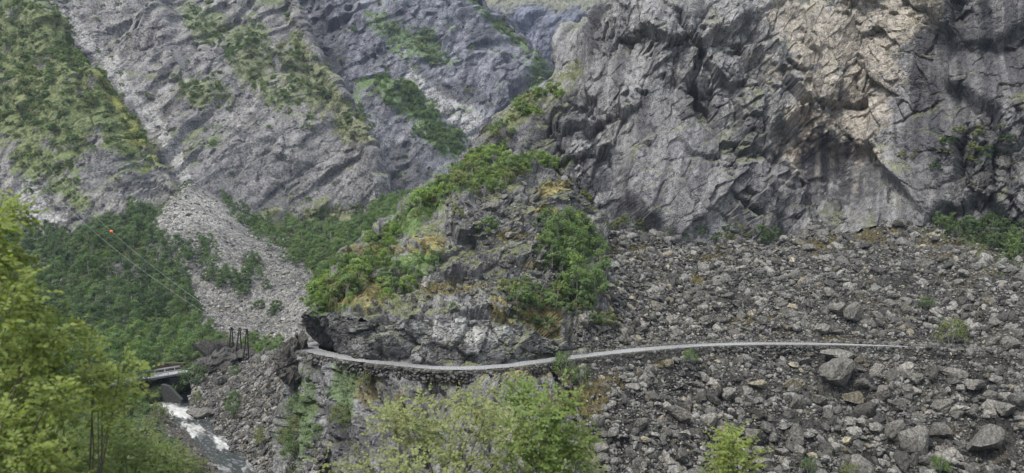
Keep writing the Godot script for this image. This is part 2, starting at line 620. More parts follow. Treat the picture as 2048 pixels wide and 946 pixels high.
func _ready() -> void:
	# ---- camera, sky, sun, exposure
	var cam := Camera3D.new()
	cam.name = "camera"
	cam.fov = rad_to_deg(2.0 * atan(473.0 / F))
	cam.near = 0.1
	cam.far = 4000.0
	var lens := CameraAttributesPhysical.new()
	lens.frustum_focal_length = 50.0
	lens.frustum_focus_distance = 130.0
	lens.exposure_aperture = 1.9
	cam.attributes = lens
	add_child(cam)
	cam.fov = rad_to_deg(2.0 * atan(473.0 / F))
	cam.current = true
	var we := WorldEnvironment.new()
	we.name = "daylight"
	var env := Environment.new()
	env.background_mode = Environment.BG_SKY
	var sky := Sky.new()
	var sm := ProceduralSkyMaterial.new()
	sm.sky_top_color = Color(0.80, 0.83, 0.87)
	sm.sky_horizon_color = Color(0.74, 0.77, 0.80)
	sm.ground_bottom_color = Color(0.2, 0.21, 0.18)
	sm.ground_horizon_color = Color(0.4, 0.42, 0.4)
	sm.sky_curve = 0.2
	sm.sky_energy_multiplier = 0.9
	sky.sky_material = sm
	env.sky = sky
	env.tonemap_mode = Environment.TONE_MAPPER_LINEAR
	env.tonemap_exposure = 3.2
	env.sdfgi_enabled = true
	env.ssao_enabled = true
	env.ssil_enabled = true
	env.fog_enabled = true
	env.fog_density = 0.00008
	env.fog_light_color = Color(0.76, 0.82, 0.95)
	we.environment = env
	add_child(we)
	var sun := DirectionalLight3D.new()
	sun.name = "overcast_sun"
	sun.light_energy = 0.5
	sun.light_angular_distance = 14.0
	sun.light_color = Color(1.0, 0.985, 0.965)
	sun.shadow_enabled = true
	sun.rotation_degrees = Vector3(-56, -46, 0)
	add_child(sun)

	# ---- noises, tile, materials
	n_big.seed = 3; n_big.frequency = 0.02; n_big.fractal_octaves = 3
	n_mid.seed = 5; n_mid.frequency = 0.02; n_mid.fractal_octaves = 4
	n_fine.seed = 8; n_fine.frequency = 0.05; n_fine.fractal_octaves = 2
	n_streak.seed = 9; n_streak.frequency = 0.12; n_streak.fractal_octaves = 3
	make_tile()
	make_road_line()
	var t_rock := gray_image(21, "rock")
	var t_stone := gray_image(33, "stone")
	var t_high := gray_image(45, "height")
	M.cliff = rock_mat(t_rock, t_high, 9.0, 0.13)
	M.far = rock_mat(t_rock, t_high, 34.0, 0.55)
	M.talus = rock_mat(t_stone, t_high, 4.5, 0.22)
	M.stone = rock_mat(t_stone, t_high, 2.6, 0.05)
	M.gravel = rock_mat(t_stone, t_high, 14.0, 0.5)
	M.road = rock_mat(t_rock, t_high, 2.0, 0.02)
	build_rock()
	build_ground()
	build_water_and_bridge()
	strew_stones()
	plant_all()
	near_trees()

var S := {}
const ROCK := Color(0.235, 0.228, 0.228)
const DARK := Color(0.085, 0.083, 0.088)
const PALE := Color(0.36, 0.35, 0.335)
const TAN := Color(0.36, 0.318, 0.262)
const MOSS := Color(0.215, 0.18, 0.072)
const GRASS := Color(0.145, 0.16, 0.058)
const GREEN := Color(0.085, 0.13, 0.042)

func rock_colour(a: float, b: float, dark_amount: float, spec: Array = []) -> Color:
	var t := smp(tone, a / 90.0 + 0.2, b / 70.0)
	if not spec.is_empty():
		t = 0.55 * facet_tone(a, b, spec[1]) + 0.45 * facet_tone(a, b, spec[2])
	var s := n_streak.get_noise_2d(a * 2.2, b * 0.16) + 0.35 * n_streak.get_noise_2d(a * 7.0, b * 0.4)
	var c := ROCK * (0.62 + 0.75 * t + 0.35 * n_mid.get_noise_2d(a * 1.3, b * 1.3))
	c = c.lerp(DARK, smoothstep(0.08, 0.42, s) * dark_amount)
	c = c.lerp(PALE, smoothstep(0.15, 0.5, -s) * 0.5)
	return c

func build_rock() -> void:
	# right-hand cliff
	var bl := Vector3(14, -6, -30)
	var rows := rows_of([
		[[972, 318, 163], [1050, 335, 152], [1120, 350, 149], [1165, 415, 146], [1200, 470, 143], [1300, 486, 145], [1400, 494, 148], [1500, 496, 150], [1560, 496, 150], [1620, 486, 150], [1700, 470, 149], [1800, 456, 147], [1900, 466, 142], [2048, 456, 136], [2280, 456, 126]],
		[[975, 285, 170], [1050, 255, 160], [1130, 262, 155], [1200, 330, 150], [1300, 360, 150], [1400, 370, 152], [1500, 380, 154], [1560, 380, 156], [1640, 372, 160], [1700, 350, 163], [1770, 330, 158], [1900, 340, 144], [2048, 340, 137], [2280, 340, 127]],
		[[1010, 240, 176], [1080, 200, 170], [1150, 200, 165], [1220, 230, 160], [1300, 250, 158], [1400, 260, 159], [1500, 270, 160], [1570, 270, 161], [1650, 260, 164], [1730, 240, 164], [1810, 220, 156], [1900, 230, 147], [2048, 230, 140], [2280, 230, 130]],
		[[1097, 178, 184], [1130, 150, 178], [1180, 130, 172], [1240, 130, 168], [1320, 140, 165], [1400, 150, 165], [1500, 150, 166], [1570, 150, 167], [1650, 140, 169], [1740, 120, 168], [1820, 110, 158], [1900, 110, 150], [2048, 110, 143], [2280, 110, 133]],
		[[1108, 130, 190], [1150, 75, 185], [1200, 40, 180], [1250, 10, 176], [1320, 20, 172], [1400, 30, 171], [1500, 30, 172], [1580, 30, 173], [1660, 20, 174], [1750, 0, 172], [1830, -10, 162], [1900, -10, 153], [2048, -10, 146], [2280, -10, 136]],
		[[1140, 85, 205], [1175, 45, 202], [1215, 20, 200], [1262, -4, 198], [1310, -60, 194], [1400, -110, 188], [1500, -120, 188], [1580, -120, 188], [1660, -120, 188], [1750, -120, 184], [1830, -120, 174], [1900, -120, 163], [2048, -120, 155], [2280, -120, 145]],
		[[1190, 60, 245], [1230, 30, 243], [1265, 5, 243], [1300, -10, 240], [1340, -70, 236], [1400, -120, 232], [1500, -140, 230], [1580, -140, 230], [1660, -140, 230], [1750, -140, 230], [1830, -140, 220], [1900, -140, 210], [2048, -140, 200], [2280, -140, 190]]], bl)
	var sp := spec_of([[16.0, 0.7, 0.12, 4.4, 0.0], [6.0, 0.65, -0.3, 2.8, 0.4], [2.5, 0.65, 0.5, 1.05, 0.3], [1.0, 0.8, -0.3, 0.24, 0.1]])
	var tan_at := [[1680, 90, 150, 130, 20], [1720, 210, 70, 150, 10], [1800, 40, 100, 60, -30], [1620, 280, 60, 90, 10], [1690, 180, 60, 60]]
	var rust := [[1615, 275, 35, 60, 20], [1690, 300, 50, 20]]
	var black := [[1650, 320, 55, 75], [1690, 375, 70, 45], [1900, 130, 70, 130, 20], [1960, 60, 50, 110, 25], [1850, 240, 60, 110, 15], [1610, 400, 40, 40], [1180, 350, 60, 70], [1090, 270, 110, 50, -25], [1240, 420, 50, 40]]  # dark streaked rock, plus the shade of the alcove painted in
	S.cliff = sheet(rows, 840, 470, true, func(a, b, p): return rock_h(fa(p), fb(p), sp, 1.0) + 2.5 * n_big.get_noise_2d(a * 0.9, b * 0.9),
		func(q: Vector2, p, n: Vector3, a, b, h):
			a = fa(p)
			b = fb(p)
			var c := rock_colour(a, b, 0.6, sp) * lerpf(0.86, 0.62, smoothstep(1760.0, 1900.0, q.x + 60.0 * n_mid.get_noise_2d(a, b)))
			c = mixc(c, c * 0.6, blobs(q, [[1080, 285, 150, 100, -35], [1150, 400, 60, 70], [1020, 260, 70, 60, -40]], 0.7))
			c = mixc(c, GRASS * 0.9, blobs(q, [[1050, 215, 110, 22, -38], [1000, 275, 50, 16, -35], [1110, 330, 70, 10, -10], [1080, 250, 60, 8, -30]], 1.0) * 0.7)
			c = mixc(c, TAN * (0.8 + 0.5 * smp(tone, a / 40.0, b / 60.0)), blobs(q, tan_at, 0.8) * 0.8)
			c = mixc(c, Color(0.28, 0.205, 0.165), blobs(q, rust, 0.8) * 0.5)
			var st := n_streak.get_noise_2d(a * 2.4, b * 0.12)
			c = mixc(c, DARK * 0.8, blobs(q, black, 1.0) * clampf(0.7 + 1.4 * st, 0.4, 1.0))
			c = mixc(c, DARK * 0.7, smoothstep(1800.0, 1900.0, q.x) * smoothstep(320.0, 200.0, q.y) * smoothstep(-0.02, 0.16, st) * 0.8)
			c = mixc(c, GRASS, smoothstep(0.72, 0.92, n.y + 0.45 * n_mid.get_noise_2d(a * 3.0, b * 3.0)) * 0.6)
			return c)
	land("cliff", S.cliff, M.cliff, "tall dark grey rock wall above the talus, tan at its middle")

	# spur: cut face above the road
	var top0 := [[612, 626, 104], [645, 624, 100.5], [680, 630, 97.5], [740, 645, 94], [800, 640, 92.5], [870, 640, 92], [930, 638, 92], [1000, 648, 93], [1060, 668, 95], [1120, 688, 98], [1180, 700, 101]]
	var foot := PackedVector3Array()
	for q in top0:
		var i := road_i(maxf(q[0], 622.0) + 3.0)
		foot.append(road[i] - road_n[i] * 1.5 + Vector3(0, -0.4, 0))
	foot.insert(0, road[0] - road_n[0] * 1.5)
	foot.insert(1, road[40] - road_n[40] * 1.5)
	var head: PackedVector3Array = rows_of([top0])[0]
	head.insert(0, Vector3(0, -3, -140))
	head.insert(1, Vector3(-20, -8, -118))
	var belly := PackedVector3Array()
	for i in foot.size():
		belly.append(foot[i].lerp(head[i], 0.55) + Vector3(0, 0, 0.35))
	var sp2 := spec_of([[3.4, 0.6, 0.1, 1.3, 0.25], [1.5, 0.65, -0.35, 0.55, 0.2], [0.65, 0.8, 0.3, 0.16, 0.08]])
	var pale_cut := [[930, 665, 70, 28, 8], [1010, 672, 40, 20], [860, 650, 40, 15]]
	S.cut = sheet([foot, belly, head], 480, 80, false, func(a, b, p): return rock_h(a, b, sp2) * smoothstep(0.0, 1.2, b) + 0.5,
		func(q: Vector2, p, n: Vector3, a, b, h):
			var c := rock_colour(a * 2.0, b * 2.0, 0.6) * 0.66
			c = mixc(c, PALE * 1.05, blobs(q, pale_cut, 0.6) * 0.8)
			c = mixc(c, GRASS, smoothstep(0.6, 0.85, n.y + 0.4 * n_mid.get_noise_2d(a * 5.0, b * 5.0)) * 0.6)
			return c)
	land("cut_rock_face", S.cut, M.cliff, "dark broken rock face cut along the inner edge of the road")

	# spur: the slope above it
	rows = rows_of([
		[[612, 626, 104.2], [645, 624, 100.8], [680, 630, 97.8], [740, 645, 94.3], [800, 640, 92.8], [870, 640, 92.3], [930, 638, 92.3], [1000, 648, 93.3], [1060, 668, 95.3], [1120, 688, 98.3], [1180, 702, 101.5], [1215, 700, 103]],
		[[650, 585, 112], [700, 580, 106], [760, 585, 102], [820, 590, 100], [880, 590, 99], [940, 590, 99], [1010, 595, 100], [1070, 600, 102], [1130, 605, 105], [1215, 612, 108.5]],
		[[690, 530, 122], [740, 530, 115], [790, 535, 110], [840, 540, 107], [890, 545, 106], [950, 540, 106], [1010, 540, 107], [1070, 540, 110], [1130, 545, 113], [1215, 552, 117]],
		[[745, 475, 132], [790, 470, 124], [840, 460, 117], [890, 465, 113], [940, 480, 112], [1000, 480, 113], [1060, 480, 116], [1120, 485, 120], [1215, 495, 125]],
		[[800, 425, 143], [850, 405, 134], [900, 390, 127], [950, 395, 122], [1000, 400, 121], [1060, 415, 123], [1120, 430, 127], [1215, 460, 134]],
		[[850, 375, 153], [900, 360, 146], [950, 345, 140], [1000, 345, 137], [1060, 350, 136], [1120, 360, 138], [1200, 430, 147]],
		[[920, 330, 163], [970, 312, 158], [1010, 312, 154], [1060, 325, 152], [1110, 335, 152], [1150, 350, 154], [1200, 400, 158]]], Vector3(6, -16, -34))
	var sp3 := spec_of([[8.0, 0.9, 0.2, 3.4, 0.2], [3.0, 0.9, -0.5, 1.6, 0.4], [1.1, 0.9, 0.4, 0.5, 0.2]])
	var moss_at := [[740, 590, 60, 25, -20], [1100, 650, 80, 40, 20], [1160, 680, 40, 40], [1120, 375, 40, 14, -25], [1090, 420, 30, 10], [1040, 470, 40, 10], [1060, 530, 30, 10], [780, 500, 70, 12], [900, 575, 90, 10], [1000, 620, 14, 30], [860, 480, 40, 8]]
	var green_at := [[690, 575, 90, 40, -35], [760, 500, 50, 30, -40], [700, 560, 60, 40, -30], [840, 420, 100, 30, -35], [960, 350, 140, 20, -20], [700, 600, 70, 20, -10], [820, 520, 60, 30]]
	S.spur = sheet(rows, 370, 270, true, func(a, b, p): return rock_h(a, b, sp3) * (0.55 + 0.6 * n_big.get_noise_2d(a * 2.0, b * 2.0)) + 1.2 * n_big.get_noise_2d(a * 2.0 + 99.0, b * 3.0) - 0.3,
		func(q: Vector2, p, n: Vector3, a, b, h):
			var c := rock_colour(a * 2.0, b * 2.0, 0.6) * 0.62
			var g := n_mid.get_noise_2d(a * 4.0, b * 4.0)
			c = mixc(c, GRASS * 0.9, smoothstep(0.66, 0.92, n.y + 0.5 * g) * 0.85)
			c = mixc(c, GREEN * 1.2, blobs(q, green_at, 0.8))
			c = mixc(c, MOSS * (0.9 + g), blobs(q, moss_at, 1.0) * 0.95)
			return c)
	land("rock_spur", S.spur, M.cliff, "mossy rocky spur rising above the bend of the road")

	# spur: the cliff below the road
	var sp4 := spec_of([[6.0, 0.55, 0.1, 2.2, 0.25], [2.4, 0.6, -0.3, 1.0, 0.4], [0.9, 0.7, 0.4, 0.38, 0.18]])
	var moss2 := [[735, 790, 24, 45, 10], [1060, 745, 60, 12], [800, 830, 14, 40], [1110, 800, 60, 30], [900, 760, 40, 10]]
	var green2 := [[690, 780, 30, 70], [600, 850, 40, 90]]
	S.scarp = sheet(below(0, 1125, true), 360, 180, false, func(a, b, p): return (rock_h(a, b, sp4) - 0.2) * smoothstep(0.05, 0.9, -p.y + ROAD_Y) * (0.4 + 0.6 * smoothstep(14.0, -6.0, p.x)) - 1.3 * smoothstep(1.0, 8.0, p.x) * smoothstep(0.5, 4.0, -p.y + ROAD_Y),
		func(q: Vector2, p, n: Vector3, a, b, h):
			var c := rock_colour(a * 2.0, b * 2.0, 0.5) * 0.68
			var g := n_mid.get_noise_2d(a * 4.0, b * 4.0)
			c = mixc(c, GRASS * 0.8, smoothstep(0.7, 0.95, n.y + 0.5 * g) * 0.8)
			c = mixc(c, GREEN, blobs(q, green2, 0.8) * 0.8)
			c = mixc(c, MOSS * (0.85 + g), blobs(q, moss2, 1.0) * 0.8)
			return c)
	land("scarp", S.scarp, M.cliff, "steep rock scarp dropping from the bend of the road")

	far_mountains()

func veg(q: Vector2, n: Vector3, a: float, b: float, list: Array, ledge: float) -> float:
	var g := n_mid.get_noise_2d(a * 0.8, b * 0.8) + 0.6 * n_fine.get_noise_2d(a * 1.1, b * 1.6)
	return clampf(maxf(blobs(q, list, 0.9), smoothstep(0.45, 0.75, n.y * 0.9 + 0.55 * g + ledge)), 0.0, 1.0)

var green_f := [[165, 120, 60, 150, -33], [255, 270, 40, 70, -33], [110, 200, 90, 120, -30], [30, 140, 80, 90, 20], [80, 60, 60, 100, -30], [190, 200, 50, 130, -35], [240, 260, 40, 60, -35], [40, 240, 60, 110, -35], [0, 60, 70, 120], [70, 330, 60, 30, 40], [140, 390, 80, 20, 35]]
var green_g := [[650, 170, 24, 90, -28], [720, 255, 22, 50, -35], [600, 90, 20, 70, -24], [500, 110, 90, 50, 40], [610, 170, 50, 90, -40], [430, 60, 70, 40, 30], [410, 190, 60, 30, 20], [690, 235, 50, 30, 40], [640, 430, 90, 20], [540, 190, 60, 26, 30]]
var green_h := [[860, 250, 130, 26, 42], [830, 200, 40, 25, 45], [1010, 60, 110, 12, 40], [1080, 170, 30, 50], [940, 320, 60, 20, 20], [820, 80, 80, 30, 30]]

func far_mountains() -> void:
	var sp_half := spec_of([[10.0, 0.6, 0.3, 1.0, 0.0], [5.5, 0.6, 0.3, 1.0, 0.0], [2.4, 0.7, -0.4, 1.0, 0.0]])
	# shoulder on the left
	var rows := rows_of([
		[[-110, 500, 288], [0, 498, 290], [150, 492, 294], [280, 465, 298], [335, 420, 316], [366, 380, 330]],
		[[-110, 370, 315], [0, 360, 308], [120, 350, 308], [220, 335, 312], [280, 325, 320], [330, 330, 335]],
		[[-110, 260, 335], [0, 250, 325], [100, 245, 322], [180, 240, 325], [238, 245, 332], [288, 262, 345]],
		[[-110, 150, 355], [0, 140, 345], [70, 135, 342], [130, 130, 343], [148, 132, 348], [178, 135, 358]],
		[[-110, 40, 380], [0, 20, 365], [40, 10, 365], [80, 5, 367], [92, 15, 372], [108, 40, 376]],
		[[-110, -90, 400], [-90, -90, 392], [-70, -90, 392], [-20, -90, 392], [10, -80, 394], [40, -70, 397]]], Vector3.ZERO, Vector3(-12, -25, 0), 1.25)
	var sp := spec_of([[30.0, 0.6, 0.5, 7.0, 0.0], [11.0, 0.7, -0.3, 4.6, 0.6], [4.5, 0.8, 0.5, 2.0, 0.5]])
	S.shoulder = sheet(rows, 250, 270, true, func(a, b, p): return rock_h(fa(p), fb(p), sp, 0.6) * 0.6 + 3.0 * n_big.get_noise_2d(a * 0.5, b * 0.4),
		func(q: Vector2, p, n: Vector3, a, b, h):
			a = fa(p)
			b = fb(p)
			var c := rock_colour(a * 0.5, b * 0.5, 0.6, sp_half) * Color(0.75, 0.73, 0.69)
			c = mixc(c, DARK * 1.2, blobs(q, [[230, 340, 110, 60, 15], [140, 430, 120, 50], [60, 350, 40, 60]], 0.9) * 0.6)
			c = mixc(c, PALE * 0.95, blobs(q, [[75, 440, 40, 50, 30], [60, 400, 20, 50]], 0.8) * 0.8)
			c = mixc(c, (GRASS * 1.02).lerp(GREEN, 0.35 + 0.6 * n_mid.get_noise_2d(a * 0.6, b * 0.6)), veg(q, n, a, b, green_f, 0.0) * 0.92)
			c = mixc(c, Color(0.21, 0.21, 0.05), blobs(q, [[285, 270, 26, 80, -35], [225, 180, 16, 90, -35]], 0.8) * 0.7)
			return c)
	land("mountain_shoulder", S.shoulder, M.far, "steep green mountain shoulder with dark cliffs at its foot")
	# middle mountain
	rows = rows_of([
		[[290, 480, 338], [375, 425, 340], [420, 440, 344], [500, 480, 350], [570, 500, 360], [650, 508, 370], [720, 500, 376], [778, 440, 400]],
		[[240, 300, 372], [330, 290, 372], [400, 300, 372], [470, 310, 375], [550, 320, 380], [630, 330, 388], [700, 330, 396], [762, 335, 410]],
		[[190, 200, 395], [290, 200, 394], [370, 200, 394], [450, 205, 396], [530, 210, 400], [600, 215, 406], [660, 220, 414], [706, 218, 425]],
		[[120, 100, 418], [230, 100, 418], [320, 100, 418], [400, 100, 420], [480, 105, 424], [550, 110, 428], [600, 118, 434], [642, 122, 445]],
		[[50, -10, 440], [170, -10, 440], [270, -10, 440], [360, -10, 442], [440, -10, 446], [510, -5, 450], [560, 0, 456], [594, 5, 465]],
		[[0, -120, 470], [110, -120, 470], [200, -120, 470], [300, -120, 470], [380, -120, 474], [450, -120, 480], [510, -120, 486], [550, -110, 495]]], Vector3.ZERO, Vector3(-14, -30, 0), 1.3)
	var sp5 := spec_of([[34.0, 0.5, 0.35, 8.0, 0.0], [13.0, 0.55, 0.3, 5.4, 0.8], [5.0, 0.7, -0.4, 2.1, 0.6]])
	var chute := [[170, 70, 16, 90, -36], [232, 150, 18, 90, -34], [296, 230, 17, 80, -38], [342, 300, 15, 80, -28], [368, 350, 14, 40, -15]]
	S.middle = sheet(rows, 290, 290, true, func(a, b, p): return rock_h(fa(p), fb(p), sp5, 0.6) * 0.65 + 4.0 * n_big.get_noise_2d(a * 0.5, b * 0.35),
		func(q: Vector2, p, n: Vector3, a, b, h):
			a = fa(p)
			b = fb(p)
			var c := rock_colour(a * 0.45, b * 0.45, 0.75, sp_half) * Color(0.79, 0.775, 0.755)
			c = mixc(c, DARK * 1.3, blobs(q, [[400, 248, 90, 7, 8], [470, 262, 50, 6, 20], [360, 120, 14, 50, -30]], 0.5) * 0.8)  # shade of the long cracks painted as dark lines
			c = mixc(c, DARK * 1.5, blobs(q, [[430, 340, 130, 70, 20]], 0.9) * 0.4)
			c = mixc(c, (GRASS * 1.0).lerp(GREEN, 0.2 + 0.9 * n_mid.get_noise_2d(a * 0.6, b * 0.6)), veg(q, n, a, b, green_g, -0.2) * 0.7)
			return mixc(c, Color(0.335, 0.328, 0.315), blobs(q, chute, 0.6) * 0.9))
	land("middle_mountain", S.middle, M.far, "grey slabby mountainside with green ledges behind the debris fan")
	# buttress with a green ridge
	rows = rows_of([
		[[700, 500, 405], [770, 480, 412], [820, 470, 414], [880, 450, 416], [950, 440, 422], [1060, 420, 432]],
		[[715, 350, 436], [770, 345, 436], [820, 345, 436], [875, 348, 438], [920, 345, 444], [1010, 345, 452]],
		[[700, 250, 460], [760, 245, 455], [800, 245, 455], [850, 250, 458], [890, 275, 462], [950, 305, 470]],
		[[690, 190, 480], [745, 160, 476], [780, 165, 474], [808, 186, 476], [858, 230, 480], [915, 285, 486]]], Vector3(6, -16, 0), Vector3(-8, -16, 0), 1.1)
	rows.append(rows_of([[[690, 230, 530], [745, 200, 530], [780, 200, 530], [820, 215, 530], [870, 255, 530], [920, 300, 530]]], Vector3(6, -10, 0), Vector3(-8, -16, 0), 1.05)[0])
	S.buttress = sheet(rows, 150, 150, true, func(a, b, p): return rock_h(fa(p), fb(p), sp5, 0.6) * 0.55 + 4.0 * n_big.get_noise_2d(a * 0.6, b * 0.4),
		func(q: Vector2, p, n: Vector3, a, b, h):
			a = fa(p)
			b = fb(p)
			var c := rock_colour(a * 0.45, b * 0.45, 0.75, sp_half) * Color(0.7, 0.715, 0.78)  # bluish tint puts some distance haze into the rock colour
			c = mixc(c, DARK, blobs(q, [[800, 350, 50, 60]], 0.8) * 0.8)  # shade of the narrow ravine painted into the rock
			c = mixc(c, GREEN * 1.25, veg(q, n, a, b, green_h, -0.2) * 0.9)
			return c)
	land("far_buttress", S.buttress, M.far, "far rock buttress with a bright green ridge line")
	# back wall
	rows = rows_of([
		[[540, 420, 520], [700, 420, 520], [800, 400, 515], [900, 380, 515], [1000, 360, 520], [1090, 320, 530], [1140, 280, 545]],
		[[540, 250, 545], [700, 250, 540], [800, 240, 540], [900, 250, 540], [980, 250, 545], [1050, 220, 555], [1110, 200, 570]],
		[[520, 120, 570], [700, 120, 565], [800, 120, 565], [880, 120, 568], [960, 120, 572], [1030, 130, 580], [1094, 152, 595]],
		[[500, 20, 595], [680, 10, 590], [790, 10, 592], [870, 20, 596], [950, 30, 602], [1015, 50, 610], [1072, 90, 620]],
		[[480, -80, 620], [660, -100, 620], [760, -90, 620], [840, -60, 624], [900, -30, 630], [945, 0, 638], [985, 20, 645]],
		[[470, -120, 660], [660, -140, 660], [760, -130, 660], [840, -100, 660], [890, -70, 660], [915, -40, 665], [940, -20, 672]]], Vector3.ZERO, Vector3(-14, -30, 0), 1.3)
	var sp6 := spec_of([[46.0, 0.5, 0.75, 12.0, 0.0], [17.0, 0.5, 0.8, 7.0, 1.0], [6.5, 0.7, -0.3, 3.4, 0.9]])
	var slab := [[900, 215, 120, 34, 38], [960, 260, 60, 30, 40], [820, 190, 60, 20, 40]]
	S.back = sheet(rows, 300, 260, true, func(a, b, p): return rock_h(fa(p), fb(p), sp6, 0.6) * 0.7 + 5.0 * n_big.get_noise_2d(a * 0.5, b * 0.3),
		func(q: Vector2, p, n: Vector3, a, b, h):
			a = fa(p)
			b = fb(p)
			var c := rock_colour(a * 0.4, b * 0.4, 0.8, sp_half) * Color(0.72, 0.745, 0.84)  # bluer still: haze of distance mixed into the rock colour
			c = mixc(c, PALE * 1.05, blobs(q, slab, 0.7) * 0.75)
			c = mixc(c, DARK, blobs(q, [[655, 90, 36, 130, -20], [722, 205, 30, 100, -25], [765, 300, 20, 60, -20], [950, 190, 70, 14, 30], [880, 170, 60, 14, 35]], 0.6) * 0.85)  # includes painted shade in the crevice beside the middle mountain
			c = mixc(c, GREEN * 1.3, veg(q, n, a, b, green_h, -0.32) * 0.8)
			return c)
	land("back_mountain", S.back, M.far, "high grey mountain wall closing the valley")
	# farthest wall
	rows = rows_of([
		[[860, 300, 800], [1000, 290, 800], [1150, 290, 800], [1400, 290, 800]],
		[[860, 130, 820], [1000, 120, 820], [1150, 110, 820], [1400, 110, 820]],
		[[860, 20, 850], [1000, 14, 850], [1130, 22, 850], [1240, 18, 850], [1400, 10, 850]],
		[[860, -60, 960], [1000, -60, 960], [1150, -60, 960], [1400, -60, 960]]])
	S.distant = sheet(rows, 160, 100, true, func(a, b, p): return rock_h(fa(p), fb(p), sp6) * 0.7 + 8.0 * n_big.get_noise_2d(a * 0.4, b * 0.4),
		func(q: Vector2, p, n: Vector3, a, b, h):
			a = fa(p)
			b = fb(p)
			var c := rock_colour(a * 0.35, b * 0.35, 0.9) * Color(0.6, 0.64, 0.8)  # strongest blue, painting haze onto the farthest rock
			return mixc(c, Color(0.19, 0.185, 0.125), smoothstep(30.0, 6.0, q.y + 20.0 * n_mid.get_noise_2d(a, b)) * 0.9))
	land("distant_mountain", S.distant, M.far, "farthest dark mountain wall in the gap of the valley")

